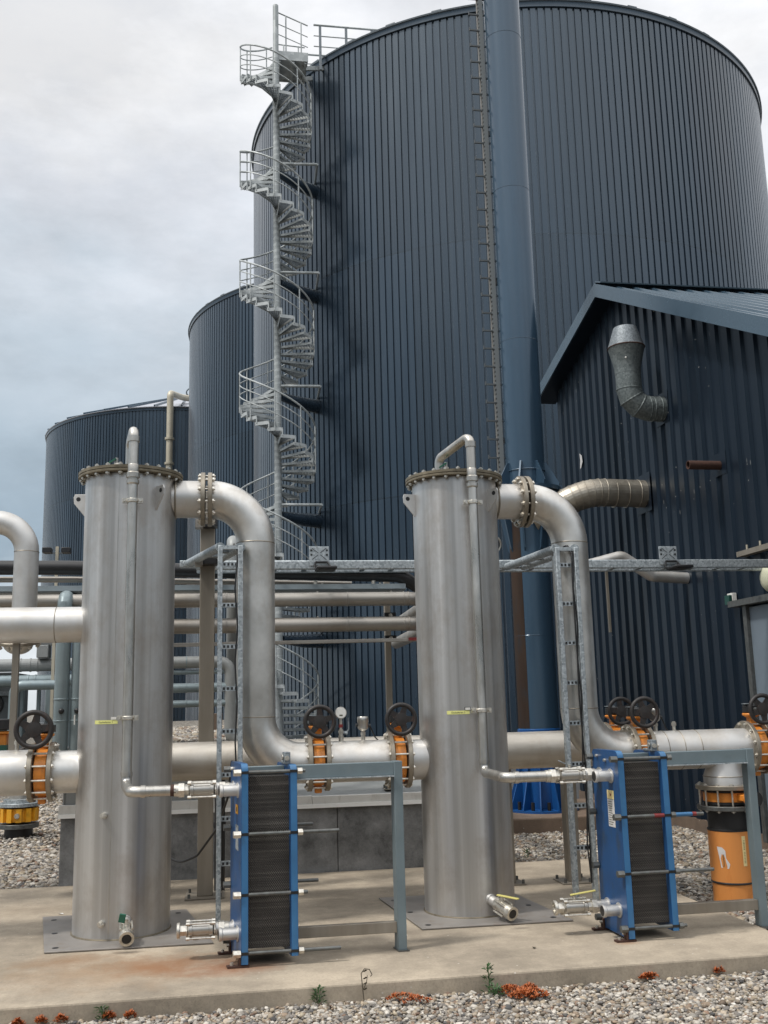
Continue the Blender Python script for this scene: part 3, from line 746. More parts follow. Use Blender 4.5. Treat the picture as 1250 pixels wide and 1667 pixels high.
# vent cowl
v = thing('vent_cowl', 'grey galvanised vent pipe with bulging cowl turned up from the gable wall', 'vent', (BX, 12.63, 5.55))
VX, VY = 5.57, 12.63
wall_plate(v, 12.44, 12.84, 5.32, 5.76)
P = fillet([(BX, VY, 5.53), (VX, VY, 5.55), (VX, VY, 6.10)], 0.26, 3); m = MB(); m.tube(P, 0.175, 28); m.build('elbow', M['duct'], v, ang=14)
m = MB(); 
for q, d_ in ((P[1], (1,0,0.02)), (P[2], (0.87,0,-0.5)), (P[3], (0.5,0,-0.87)), (P[4], (0,0,1)), (Vector((BX-0.06, VY, 5.53)), (1,0,0)), (Vector((BX-0.16, VY, 5.53)), (1,0,0))): m.ring(q, d_, 0.181, 0.16, 0.02, 28)
m.build('seam', M['duct'], v)
m = MB(); m.lathe((VX, VY, 0), (0,0,1), [(0.178, 6.02), (0.182, 6.12), (0.25, 6.395), (0.253, 6.40)], 28); m.build('lower_cone', M['duct'], v)
m = MB(); m.lathe((VX, VY, 0), (0,0,1), [(0.253, 6.40), (0.253, 6.415), (0.16, 6.70), (0.145, 6.70), (0.145, 6.6)], 28); m.build('upper_cone', M['galv_dark'], v)
m = MB(); m.torus((VX, VY, 6.405), (0,0,1), 0.252, 0.009, 40, 6); m.build('rust_line', M['rust'], v)
m = MB(); m.sphere((VX-0.10, VY-0.195, 6.2), 0.014, 8, 6); m.build('screw', M['white'], v)
# flue duct into the chimney
fd = thing('flue_duct', 'brown tinged steel flue duct bending from the gable wall to the blue chimney', 'duct', (BX, 13.45, 4.5))
P = fillet([(BX, 13.45, 4.50), (5.15, 13.45, 4.52), (4.45, 13.75, 4.15)], 0.9, 6); m = MB(); m.tube(P, 0.20, 30); m.build('duct', M['duct_rust'], fd, ang=8)
m = MB()
for i in range(len(P)-1):
    if i in (0,): 
        for x in (BX-0.10, BX-0.28, BX-0.46): m.ring((x, 13.45, 4.50), (1,0,0), 0.207, 0.18, 0.018, 30)
    m.ring(P[i+1] if i < len(P)-2 else P[i], (P[i+1]-P[i]), 0.206, 0.18, 0.016, 30)
m.build('band', M['duct_rust'], fd)
wall_plate(fd, 13.2, 13.72, 4.22, 4.78)
# rusty exhaust stub
es = thing('exhaust_stub', 'short rusty exhaust pipe poking out of the gable wall', 'pipe', (BX, 11.18, 4.38))
m = MB(); m.lathe((BX, 11.18, 4.385), (-1, 0, 0), [(0.05, 0.0), (0.055, 0.0), (0.055, 0.42), (0.046, 0.42), (0.046, 0.06)], 18); m.build('pipe', M['rust'], es)
wall_plate(es, 11.02, 11.30, 4.26, 4.54)
# steel bracket, lamp and little green box by the door
br = thing('wall_bracket', 'beige steel angle bracket fixed to the wall above the door', 'bracket', (BX, 10.4, 3.2))
m = MB(); m.box(BX-0.10, BX-0.012, 9.6, 10.80, 3.19, 3.25); m.build('arm', M['brown_steel'], br, smooth=False)
for y in (10.33, 10.62):
    m = MB(); m.cyl((BX-0.06, y, 3.25), (BX-0.06, y, 3.31), 0.012, 8); m.build('bolt', M['cream_pipe'], br)
lm = thing('wall_lamp', 'round cream bulkhead lamp on the gable wall beside the door', 'lamp', (BX, 10.2, 2.86))
m = MB(); m.lathe((BX, 10.15, 2.87), (-1,0,0), [(0.16, 0.0), (0.165, 0.03), (0.165, 0.05)], 24); m.build('base', M['white'], lm)
m = MB(); m.lathe((BX-0.05, 10.15, 2.87), (-1,0,0), [(0.16, 0.0), (0.155, 0.05), (0.12, 0.09), (0.06, 0.11), (0.005, 0.115)], 24); m.build('shade', M['lamp'], lm)
sb = thing('switch_box', 'small green and white switch box on the wall left of the door', 'switch box', (BX, 11.1, 2.73))
m = MB(); m.box(BX-0.07, BX-0.012, 11.04, 11.16, 2.66, 2.80); m.build('box', M['white'], sb, bevel=0.004)
m = MB(); m.box(BX-0.11, BX-0.071, 11.045, 11.155, 2.665, 2.775); m.build('cover', M['dgreen'], sb, bevel=0.004)

# ------------------------------------------------------------------ chimney
CX, CY, CR = 4.42, 13.9, 0.285
ch = thing('chimney', 'tall slim blue steel chimney rising in front of the largest silo', 'chimney', (CX, CY, 0.1))
m = MB(); m.cyl((CX, CY, 1.20), (CX, CY, 15.5), CR, 48); m.build('stack', M['chimney'], ch)
m = MB()
for z in (2.50, 6.9, 9.35, 12.0): m.torus((CX, CY, z), (0,0,1), CR, 0.0035, 48, 6)
m.build('weld_seam', M['chimney'], ch)
m = MB(); m.cyl((CX, CY, 4.58), (CX, CY, 4.64), 0.50, 48); m.cyl((CX, CY, 4.50), (CX, CY, 4.555), 0.48, 48); m.torus((CX, CY, 4.90), (0,0,1), CR+0.004, 0.010, 48, 6)
m.build('flange_ring', M['chimney'], ch)
for k in range(8):
    a = 2*PI*(k+0.35)/8; u = Vector((math.cos(a), math.sin(a), 0)); c = Vector((CX, CY, 0)); t_ = Vector((-u.y, u.x, 0))*0.012
    m = MB(); m.prism([c+u*CR+Vector((0,0,4.641))-t_, c+u*0.48+Vector((0,0,4.641))-t_, c+u*0.49+Vector((0,0,4.70))-t_, c+u*(CR+0.03)+Vector((0,0,5.02))-t_, c+u*CR+Vector((0,0,5.02))-t_], t_*2)
    m.build('gusset', M['chimney'], ch, smooth=False)
    m = MB(); m.prism([c+u*CR+Vector((0,0,4.499))-t_, c+u*0.46+Vector((0,0,4.499))-t_, c+u*(CR+0.03)+Vector((0,0,3.75))-t_, c+u*CR+Vector((0,0,3.70))-t_], t_*2)
    m.build('gusset', M['chimney'], ch, smooth=False)
m = MB(); m.lathe((CX, CY, 0), (0,0,1), [(0.49, 0.10), (0.49, 0.13), (0.30, 0.14), (0.30, 1.20), (0.285, 1.21)], 48); bs = m.build('base', M['bluebase'], ch)
for k in range(12):
    a = 2*PI*(k+0.3)/12; u = Vector((math.cos(a), math.sin(a), 0)); c = Vector((CX, CY, 0)); t_ = Vector((-u.y, u.x, 0))*0.009
    m = MB(); m.prism([c+u*0.295+Vector((0,0,0.131))-t_, c+u*0.485+Vector((0,0,0.131))-t_, c+u*0.47+Vector((0,0,0.20))-t_, c+u*0.355+Vector((0,0,0.55))-t_, c+u*0.33+Vector((0,0,0.78))-t_, c+u*0.295+Vector((0,0,0.80))-t_], t_*2)
    m.build('base_rib', M['bluebase'], bs, smooth=False)
    a += PI/12; u = Vector((math.cos(a), math.sin(a), 0)); q = c+u*0.42
    m = MB(); m.cyl(q+Vector((0,0,0.131)), q+Vector((0,0,0.24)), 0.026, 8); m.build('anchor_bolt', M['black'], bs)
# rusty vertical run-off strip on the lower stack
m = MB(); n = 10
for i in range(n):
    a0 = R(172 + 55*i/n); a1 = R(172 + 55*(i+1)/n); q = CR+0.0025
    m.add([(CX+q*math.cos(a0), CY+q*math.sin(a0), 1.22), (CX+q*math.cos(a1), CY+q*math.sin(a1), 1.22), (CX+q*math.cos(a1), CY+q*math.sin(a1), 4.48), (CX+q*math.cos(a0), CY+q*math.sin(a0), 4.48)], [(0,1,2,3)])
M['rust_strip'] = paint('rust_runoff', (0.040, 0.026, 0.019), 0.75, 0, 0.35, 3, (0.02, 0.03, 0.04), 0.5, streak=True, spec=0.15)
m.build('rust_stain', M['rust_strip'], ch)
# climbing ladder on its left side
ld = thing('chimney_ladder', 'single rail climbing ladder with short rungs fixed up the left side of the chimney', 'ladder', (CX-0.40, CY+0.06, 2.6))
lx, ly = CX-0.345, CY+0.06
m = MB(); m.bar((lx, ly, 4.75), (lx, ly, 14.5), 0.075, 0.05, (0,1,0)); 
def perf_mat():
    m_, t, b = nt('perforated_rail'); tc = N(t, 'ShaderNodeTexCoord'); sp = N(t, 'ShaderNodeSeparateXYZ'); t.links.new(tc.outputs['Object'], sp.inputs[0])
    a = N(t, 'ShaderNodeMath', operation='MULTIPLY'); t.links.new(sp.outputs['Z'], a.inputs[0]); a.inputs[1].default_value = 90
    q = N(t, 'ShaderNodeMath', operation='SINE'); t.links.new(a.outputs[0], q.inputs[0])
    c = N(t, 'ShaderNodeMath', operation='GREATER_THAN'); t.links.new(q.outputs[0], c.inputs[0]); c.inputs[1].default_value = 0.25
    ab = N(t, 'ShaderNodeMath', operation='ABSOLUTE'); t.links.new(sp.outputs['X'], ab.inputs[0])
    d = N(t, 'ShaderNodeMath', operation='ADD'); t.links.new(sp.outputs['X'], d.inputs[0]); d.inputs[1].default_value = -0.015; ab = N(t, 'ShaderNodeMath', operation='ABSOLUTE'); t.links.new(d.outputs[0], ab.inputs[0])
    l = N(t, 'ShaderNodeMath', operation='LESS_THAN'); t.links.new(ab.outputs[0], l.inputs[0]); l.inputs[1].default_value = 0.014
    mm = N(t, 'ShaderNodeMath', operation='MULTIPLY'); t.links.new(c.outputs[0], mm.inputs[0]); t.links.new(l.outputs[0], mm.inputs[1])
    t.links.new(mixc(t, mm.outputs[0], (0.15, 0.165, 0.17), (0.012, 0.014, 0.016)), b.inputs['Base Color']); b.inputs['Roughness'].default_value = 0.6
    return m_
rail = m.build('rail', perf_mat(), ld, smooth=False)
m = MB(); m.bar((lx-0.046, ly+0.02, 4.75), (lx-0.046, ly+0.02, 14.5), 0.016, 0.02, (0,1,0)); m.build('guide_strip', M['insul'], ld, smooth=False)
z = 4.85
while z < 14.3:
    m = MB(); m.bar((lx-0.185, ly, z), (lx+0.185, ly, z), 0.024, 0.024); m.box(lx-0.190, lx-0.179, ly-0.014, ly+0.014, z-0.014, z+0.045); m.build('rung', M['louver'], ld, smooth=False); z += 0.283
for z in (5.4, 7.9, 10.4, 12.9):
    m = MB(); m.bar((lx, ly+0.03, z), (CX-0.25, ly, z), 0.05, 0.08); m.build('standoff', M['black'], ld, smooth=False)
fo = MB(); fo.box(3.35, 5.55, 13.05, 15.2, GZ-0.1, 0.10); tag(fo.build('foundation_block', M['foundation'], origin=(4.4, 14.1, GZ), smooth=False, bevel=0.02), 'brown stained concrete foundation block under the blue chimney', 'foundation')

# ================================================================== process equipment on the slab
PZ = 1.18; PY = 8.16; PR = 0.16
FLR, FLT = 0.222, 0.036

def flange(parent, c, d, mat=None, ro=FLR, ri=PR-0.01, th=FLT):
    m = MB(); m.ring(c, d, ro, ri, th, 44); return m.build('flange', mat or M['flange'], parent)

# ---- the two washer vessels
XL, XR, VYc, VR = -0.727, 1.952, 8.158, 0.356
def vessel(x, label, num, px, plugs, lugs, plate):
    g = 'stainless gas cooler vessels on the slab'
    v = thing('steel_vessel', label, 'vessel', (x, VYc, 0), g)
    m = MB(); m.cyl((x, VYc, 0.012), (x, VYc, 3.44), VR, 96); sh = m.build('shell', M['vessel'], v)
    a = math.atan2(-0.98, plate); m = MB(); c = Vector((x, VYc, 0))
    if num == '1':
        m.box(x-0.003+px[2], x+0.003+px[2], VYc-math.sqrt(VR**2-px[2]**2)-0.0012, VYc-math.sqrt(VR**2-px[2]**2)+0.006, 0.014, 3.43); m.build('weld_seam', M['bright'], sh, smooth=False)
    m = MB(); m.torus((x, VYc, 0.016), (0,0,1), VR+0.002, 0.008, 64, 6); m.build('base_weld', M['dirty_flange'], sh)
    # base plate with anchor holes
    kk = 0.165 if num == '1' else 0.095
    def shx(yy): return -(yy-8.16)*kk
    m = MB(); m.prism([(x-0.565+shx(7.58)+0.01, 7.58, 0.004), (x+0.575+shx(7.56)+0.01, 7.56, 0.004), (x+0.565+shx(8.80), 8.80, 0.004), (x-0.565+shx(8.82), 8.82, 0.004)], (0, 0, 0.010)); bp = m.build('base_plate', M['brown_plate'], v, bevel=0.002)
    for dx in (-0.48, 0.48):
        for yy in (7.68, 8.16, 8.66):
            if abs(dx) < 0.3: continue
            m = MB(); m.cyl((x+dx+shx(yy), yy, 0.0145), (x+dx+shx(yy), yy, 0.016), 0.022, 12); m.build('anchor_hole', M['black'], bp)
    # bolted lid
    m = MB(); m.ring((x, VYc, 3.455), (0,0,1), 0.411, VR-0.02, 0.022, 72); fl = m.build('top_flange', M['dirty_flange'], v)
    m = MB(); m.cyl((x, VYc, 3.47), (x, VYc, 3.492), 0.411, 72); m.cyl((x, VYc, 3.4665), (x, VYc, 3.4699), 0.38, 60); m.build('lid', M['dirty_flange'], v)
    bolts(fl, (x, VYc, 3.468), (0,0,1), 0.386, 24, 0.050, 0.0125, M['bolt'])
    # lifting lugs
    for sg, ang in ((-1, lugs[0]), (1, lugs[1])):
        u = Vector((math.cos(ang), math.sin(ang), 0)); t_ = Vector((-u.y, u.x, 0))*0.006; c = Vector((x, VYc, 0))+u*(VR-0.006)
        m = MB(); m.prism([c+Vector((0,0,3.16))-t_, c+u*0.012+Vector((0,0,3.155))-t_, c+u*0.105+Vector((0,0,3.27))-t_, c+u*0.11+Vector((0,0,3.32))-t_, c+u*0.10+Vector((0,0,3.345))-t_, c+Vector((0,0,3.345))-t_], t_*2); lg = m.build('lifting_lug', M['pipe'], v, smooth=False, bevel=0.002)
        m = MB(); q = c+u*0.07+Vector((0,0,3.305)); m.cyl(q-t_*1.15, q+t_*1.15, 0.018, 14); m.build('lug_hole', M['black'], lg)
    # nozzles
    m = MB(); m.cyl((x+VR-0.03, PY, 3.30), (x+0.575, PY, 3.30), 0.152, 48); nz = m.build('inlet_nozzle', M['pipe'], v)
    m = MB(); m.torus((x+VR+0.0, PY, 3.30), (1,0,0), 0.156, 0.008, 40, 6); m.build('weld', M['flange'], nz)
    nf = flange(v, (x+0.575, PY, 3.30), (1,0,0))
    bolts(nf, (x+0.575+0.028, PY, 3.30), (1,0,0), 0.192, 12, 2*FLT+0.02, 0.0135, M['bolt'])
    x1 = -1.262 if x < 0 else 1.478
    m = MB(); m.cyl((x1, PY, PZ-0.005), (x-VR+0.10, PY, PZ-0.005), 0.158, 48); ln = m.build('outlet_nozzle', M['elbow'] if x < 0 else M['pipe'], v)
    m = MB(); m.torus((x-VR+0.045, PY, PZ-0.005), (1,0,0), 0.160, 0.009, 40, 6); m.build('weld', M['flange'], ln)
    flange(v, (x1, PY, PZ), (1,0,0))
    # lid air vent
    m = MB(); gx = x + px[0]; m.cyl((gx, VYc-0.12, 3.492), (gx, VYc-0.12, 3.53), 0.022, 6); m.cyl((gx+0.012, VYc-0.12, 3.53), (gx+0.012, VYc-0.12, 3.61), 0.014, 10); m.cyl((gx-0.005, VYc-0.12, 3.555), (gx+0.03, VYc-0.12, 3.555), 0.018, 8)
    av = m.build('air_valve', M['bright'], v)
    m = MB(); m.bar((gx+0.01, VYc-0.14, 3.60), (gx-0.05, VYc-0.14, 3.56), 0.02, 0.012); m.build('lever', M['green'], av)
    # name label and tag, laid on the curved shell
    def curved(x0, x1_, z0, z1, off, name, mat, par):
        m = MB(); k = 6; vs = []
        for i in range(k+1):
            xx = x0+(x1_-x0)*i/k; yy = VYc-math.sqrt((VR+off)**2-(xx-x)**2); vs += [(xx, yy, z0), (xx, yy, z1)]
        fs = [(2*i, 2*i+2, 2*i+3, 2*i+1) for i in range(k)]
        return m.add(vs, fs).build(name, mat, par)
    lx0 = px[1]; lab = curved(lx0, lx0+0.170, 1.528, 1.556, 0.003, 'name_label', M['yellow_label'], v)
    cu = bpy.data.curves.new('txt', 'FONT'); cu.body = 'Gaskøleren ' + num; cu.size = 0.0195; cu.align_x = 'CENTER'; cu.align_y = 'CENTER'
    tmp = bpy.data.objects.new('txt', cu); col.objects.link(tmp); bpy.context.view_layer.update()
    me = bpy.data.meshes.new_from_object(tmp.evaluated_get(bpy.context.evaluated_depsgraph_get())); bpy.data.objects.remove(tmp)
    for q in me.vertices:
        xx = lx0+0.082+q.co.x; zz = 1.542+q.co.y
        q.co = Vector((xx-x, -math.sqrt((VR+0.0045)**2-(xx-x)**2), zz))
    me.materials.clear(); me.materials.append(M['ink'])
    to = bpy.data.objects.new('label_text', me); col.objects.link(to); to.parent = lab
    tx = lx0+0.120 if num == '1' else lx0+0.135
    curved(tx, tx+0.04, 1.560, 1.579, 0.006, 'small_tag', M['white'], v)
    if num == '2':
        curved(tx-0.004, tx+0.044, 1.556, 1.583, 0.003, 'tag_holder', M['black'], v)
    for zz in plugs:
        xx = x + px[3]; yy = VYc-math.sqrt(VR**2-px[3]**2)
        m = MB(); m.cyl((xx, yy+0.01, zz), (xx-0.004, yy-0.03, zz), 0.024, 16); m.cyl((xx-0.004, yy-0.03, zz), (xx-0.006, yy-0.046, zz), 0.019, 6); m.cyl((xx-0.006, yy-0.046, zz), (xx-0.007, yy-0.058, zz), 0.011, 10)
        m.build('plug', M['bolt'], v)
    return v
M['brown_plate'] = paint('base_plate_steel', (0.27, 0.25, 0.23), 0.55, 0.4, 0.14, 3, (0.20, 0.14, 0.09), 0.4)
vessel(XL, 'left stainless vessel with a white weld line and two small plugs on its shell', '1', (-0.12, -0.925, -0.06, -0.11), (0.876, 0.128), (R(172), R(-52)), 0)
vessel(XR, 'right stainless vessel with bent vent pipe over its bolted lid', '2', (-0.10, 1.755, 0.14, 0.05), (), (R(188), R(-52)), 0)

# ---- the two swan-neck gas pipes
def gas_pipe(x, label):
    p = thing('gas_pipe', label, 'pipe', (x+1.0, PY, PZ), 'stainless gas pipes beside the vessels')
    x0, x1, x2 = x+0.575+0.056, x+1.0, x+1.40
    P = fillet([(x0-0.018, PY, 3.30), (x1, PY, 3.30), (x1, PY, PZ), (x2, PY, PZ)], 0.365, 14)
    m = MB(); m.tube(P[:17], 0.155, 48); m.build('upper_elbow', M['elbow'], p)
    m = MB(); m.tube([P[15], P[-17]], 0.154, 48); m.build('straight_pipe', M['matte'], p)
    m = MB(); m.tube(P[-17:], [0.155+0.004*i/16 for i in range(17)], 48); m.build('lower_elbow', M['elbow'], p)
    for q in (P[15], P[-16]):
        m = MB(); m.torus(q, (0,0,1), 0.1545, 0.0045, 48, 6); m.build('weld_seam', M['flange'], p)
    f = flange(p, (x0, PY, 3.30), (1,0,0)); flange(p, (x2+0.018, PY, PZ), (1,0,0))
    return p
gas_pipe(XL, 'left stainless pipe curving over and down from the left vessel to the orange valves')
gas_pipe(XR, 'right stainless pipe curving over and down behind the right cable ladder')
GXL, GXR = XL+1.40+0.018, XR+1.40+0.018

# ---- butterfly valves
def butterfly(c, label, wheel=(0.0, -0.20), wr=0.130, group='orange butterfly valves on the gas pipes', axis='x', tilt=0.0, lx=0.0):
    cx, cy, cz = c
    v = thing('butterfly_valve', label, 'valve', c, group)
    h = 0.106
    m = MB(); m.ring((cx, cy, cz), (1,0,0), 0.178, 0.14, 0.088, 40); bd = m.build('body', M['orange'], v)
    m = MB(); m.ring((cx, cy, cz), (1,0,0), 0.172, 0.13, 0.100, 40); m.build('liner', M['rubber'], v)
    bolts(bd, c, (1,0,0), 0.199, 12, h+2*FLT-0.012, 0.0125, M['bolt'])
    m = MB(); m.box(cx-0.028, cx+0.028, cy-0.03, cy+0.03, cz-0.235, cz-0.165); m.build('bottom_boss', M['orange'], v, bevel=0.008)
    m = MB(); m.box(cx-0.032, cx+0.032, cy-0.032, cy+0.032, cz+0.165, cz+0.255); m.lathe((cx, cy, 0), (0,0,1), [(0.045, cz+0.25), (0.075, cz+0.268), (0.075, cz+0.285)], 20); m.build('neck', M['orange'], v, bevel=0.006)
    gz = cz+0.32
    m = MB(); m.lathe((cx, cy, 0), (0,0,1), [(0.06, cz+0.2855), (0.07, cz+0.295), (0.07, cz+0.345), (0.055, cz+0.36)], 24); m.box(cx+0.03, cx+0.075, cy-0.075, cy+0.06, cz+0.292, cz+0.348); gb = m.build('gearbox', M['black'], v, bevel=0.006)
    m = MB(); m.box(cx-0.07, cx-0.0, cy-0.05, cy+0.02, cz+0.362, cz+0.368); m.build('indicator_plate', M['galv'], gb, smooth=False)
    wx = cx+wheel[0]; wy = cy+wheel[1]
    m = MB(); m.cyl((wx, cy-0.02, gz), (wx, wy-0.01, gz), 0.014, 12); m.build('shaft', M['rod'], v)
    wc = Vector((wx, wy, gz)); wd = Vector((math.sin(tilt), -math.cos(tilt), 0))
    x_, y_, _ = frame(wd)
    m = MB(); m.torus(wc, wd, wr-0.017, 0.0175, 40, 10); m.lathe(wc-wd*0.012, wd, [(0.052, 0.0), (0.055, 0.004), (0.05, 0.024), (0.012, 0.028)], 20)
    for k in range(5):
        a = 2*PI*(k+0.25)/5; u = x_*math.cos(a)+y_*math.sin(a); t_ = x_*-math.sin(a)+y_*math.cos(a)
        p0 = wc+u*0.04; p1 = wc+u*(wr-0.018)
        m.prism([p0-t_*0.026-wd*0.006, p1-t_*0.017-wd*0.006, p1+t_*0.017-wd*0.006, p0+t_*0.026-wd*0.006], wd*0.014)
    m.build('handwheel', M['wheel'], v, ang=50)
    return v
vb = butterfly((GXL+0.070, PY, PZ), 'orange valve with black handwheel nearest the foot of the left curved pipe')
dup(vb, (1.478-0.072, PY, PZ), 'orange valve with black handwheel against the right vessel inlet')
dup(vb, (GXR+0.070, PY, PZ), 'orange valve with black handwheel right behind the right heat exchanger')
dup(vb, (4.490, PY, PZ), 'orange valve with black handwheel at the right edge of the photo')
vl = dup(vb, (-1.262-0.070, PY, PZ), 'orange valve with large black handwheel left of the left vessel')
vk = dup(vb, (3.58, 9.0, PZ), 'orange valve on the rear header pipe, its wheel peeping out behind the nearer handwheel')
def spin_wheel(v, ang, dx=0):
    for c in v.children:
        if c.name.startswith('handwheel'):
            me = c.data.copy(); cen = Vector((0, -0.20, 0.32)); q = Matrix.Translation(cen) @ Matrix.Rotation(ang, 4, 'Y') @ Matrix.Scale(1.12 if dx else 1.0, 4) @ Matrix.Translation(-cen)
            me.transform(q); c.data = me; c.location.x += dx
for v_, a_ in zip([o for o in bpy.data.objects if o.name.startswith('butterfly_valve')], (0.0, 0.31, 0.9, 0.55, 0.2, 1.1)): spin_wheel(v_, a_, -0.045 if v_ is vl else 0)

# ---- straight pipes
def pipe_thing(name, label, cat, pts, r, mat, rad=0.3, group=None, seams=(), n=36, flanges=(), fmat=None):
    p = thing(name, label, cat, pts[0], group)
    m = MB(); P = fillet(pts, rad, 10) if len(pts) > 2 else pts
    m.tube(P, r, n); m.build('pipe', mat, p)
    for s, d in seams:
        m = MB(); m.torus(s, d, r, 0.0035, n, 6); m.build('weld_seam', M['flange'], p)
    for s, d in flanges:
        flange(p, s, d, fmat)
    return p
sp = pipe_thing('spool_pipe', 'stainless spool pipe between the two orange valves carrying a gauge', 'pipe', [(GXL+0.123, PY, PZ), (1.354, PY, PZ)], PR, M['elbow'], flanges=[((GXL+0.141, PY, PZ), (1,0,0)), ((1.336, PY, PZ), (1,0,0))])
tp = pipe_thing('tee_pipe', 'stainless tee pipe at the right with a branch down to the orange riser', 'pipe', [(GXR+0.123, PY, PZ), (4.438, PY, PZ)], PR, M['pipe'], flanges=[((GXR+0.141, PY, PZ), (1,0,0)), ((4.420, PY, PZ), (1,0,0))], seams=[((3.66, PY, PZ), (1,0,0)), ((3.80, PY, PZ), (1,0,0)), ((3.95, PY, PZ), (1,0,0))])
TX = 4.20
m = MB(); m.lathe((TX, PY, 0), (0,0,1), [(0.175, 0.86), (0.175, 0.955), (0.150, 1.02), (0.155, 1.15)], 40); m.build('branch', M['pipe'], tp)
m = MB(); m.torus((TX, PY, 0.955), (0,0,1), 0.175, 0.004, 40, 6); m.build('weld_seam', M['flange'], tp)
flange(tp, (TX, PY, 0.868), (0,0,1), ro=0.245)
m = MB(); m.cyl((3.78, PY, PZ+0.15), (3.78, PY, PZ+0.235), 0.014, 10); m.cyl((3.78, PY, PZ+0.20), (3.78, PY, PZ+0.225), 0.02, 6); m.build('nipple', M['bolt'], tp)
pipe_thing('gas_pipe', 'stainless pipe continuing past the valve at the right edge of the photo', 'pipe', [(4.543, PY, PZ), (9, PY, PZ)], PR, M['pipe'], flanges=[((4.561, PY, PZ), (1,0,0))])
lp = pipe_thing('gas_pipe', 'large stainless pipe entering from the left below the big handwheel', 'pipe', [(-5, PY, PZ), (-1.385, PY, PZ)], 0.168, M['pipe'], flanges=[((-1.403, PY, PZ), (1,0,0))])
m = MB(); m.cyl((-1.78, PY-0.05, PZ-0.10), (-1.82, PY-0.09, PZ-0.24), 0.10, 24); m.build('drain_stub', M['flange'], lp)
pipe_thing('gas_pipe', 'stainless side pipe entering the left vessel at mid height', 'pipe', [(-5, PY, 2.293), (XL-VR+0.03, PY, 2.293)], 0.139, M['pipe'], seams=[((-1.27, PY, 2.293), (1,0,0)), ((-1.035, PY, 2.293), (1,0,0))])
up_ = pipe_thing('gas_pipe', 'slimmer stainless pipe bent over to the left at the left edge', 'pipe', [(-5, 9.25, 3.30), (-1.72, 9.25, 3.30), (-1.72, 9.25, 2.30)], 0.106, M['pipe'], rad=0.27, seams=[((-1.72, 9.25, 3.03), (0,0,1))])
m = MB(); m.ring((-1.76, 9.25, 2.24), (0.0,-0.25,1), 0.20, 0.12, 0.03, 36); bf = m.build('blind_flange', M['flange'], up_); bolts(bf, (-1.76, 9.25, 2.235), (0,-0.25,1), 0.175, 12, 0.05, 0.012, M['bolt'])
m = MB(); m.sphere((-1.76, 9.25, 2.22), 0.13, 20, 12, (1, 1, 0.75)); m.build('dished_end', M['elbow'], up_)
hd = pipe_thing('header_pipe', 'long stainless header pipe running behind both vessels', 'pipe', [(-1.1, 9.0, PZ-0.005), (3.50, 9.0, PZ-0.005)], 0.162, M['header'], flanges=[((3.49, 9.0, PZ), (1,0,0))])
flange(pipe_thing('header_pipe', 'end piece of the rear header pipe behind the transmitter', 'pipe', [(3.65, 9.0, PZ), (3.9, 9.0, PZ)], 0.162, M['header']), (3.67, 9.0, PZ), (1,0,0))

# ---- vertical branch: valve, black sleeve, orange pipe
vv = thing('riser_valve', 'orange valve bolted upright between two flanges on top of the orange riser', 'valve', (TX, PY, 0.79))
m = MB(); m.ring((TX, PY, 0.79), (0,0,1), 0.19, 0.14, 0.075, 44); bd = m.build('body', M['orange'], vv)
m = MB(); m.ring((TX, PY, 0.785), (0,0,1), 0.186, 0.13, 0.115, 44); m.build('liner', M['rubber'], vv)
bolts(bd, (TX, PY, 0.786), (0,0,1), 0.218, 12, 0.19, 0.0125, M['bolt'])
m = MB(); m.bar((TX+0.02, PY-0.17, 0.79), (TX+0.035, PY-0.29, 0.795), 0.06, 0.05); m.lathe((TX+0.034, PY-0.28, 0.795), (0.12, -0.99, 0), [(0.04, 0), (0.062, 0.03), (0.066, 0.05)], 16); m.build('neck', M['orange'], vv, bevel=0.006)
m = MB(); m.cyl((TX+0.04, PY-0.33, 0.795), (TX+0.05, PY-0.40, 0.795), 0.06, 20); m.build('gearbox', M['black'], vv)
op = thing('riser_pipe', 'orange plastic riser pipe with black top sleeve standing in the gravel', 'pipe', (TX, PY, GZ))
m = MB(); m.lathe((TX, PY, 0), (0,0,1), [(0.170, GZ-0.1), (0.170, 0.115), (0.176, 0.118), (0.176, 0.52), (0.17, 0.525)], 48); m.build('orange_pipe', M['orange_pipe'], op)
m = MB(); m.torus((TX, PY, 0.112), (0,0,1), 0.171, 0.010, 48, 8); m.build('seal_ring', M['black'], op)
m = MB(); m.lathe((TX, PY, 0), (0,0,1), [(0.172, 0.515), (0.179, 0.52), (0.179, 0.53), (0.168, 0.535), (0.168, 0.70)], 48); m.build('black_sleeve', M['black'], op)
flange(op, (TX, PY, 0.704), (0,0,1), M['rod'], ro=0.245)
def on_pipe(a0, a1, z0, z1, name, mat, par, r=0.1775, poly=None):
    m = MB(); k = 6
    if poly is None:
        vs = []
        for i in range(k+1):
            a = a0+(a1-a0)*i/k; vs += [(TX+r*math.cos(a), PY+r*math.sin(a), z0), (TX+r*math.cos(a), PY+r*math.sin(a), z1)]
        m.add(vs, [(2*i, 2*i+2, 2*i+3, 2*i+1) for i in range(k)])
    else:
        m.add([(TX+r*math.cos(a), PY+r*math.sin(a), z) for a, z in poly], [tuple(range(len(poly)))])
    return m.build(name, mat, par)
yl = on_pipe(R(-87), R(-76), 0.25, 0.485, 'yellow_label', M['cream_label'], op, 0.1775)
m = MB(); z = 0.275
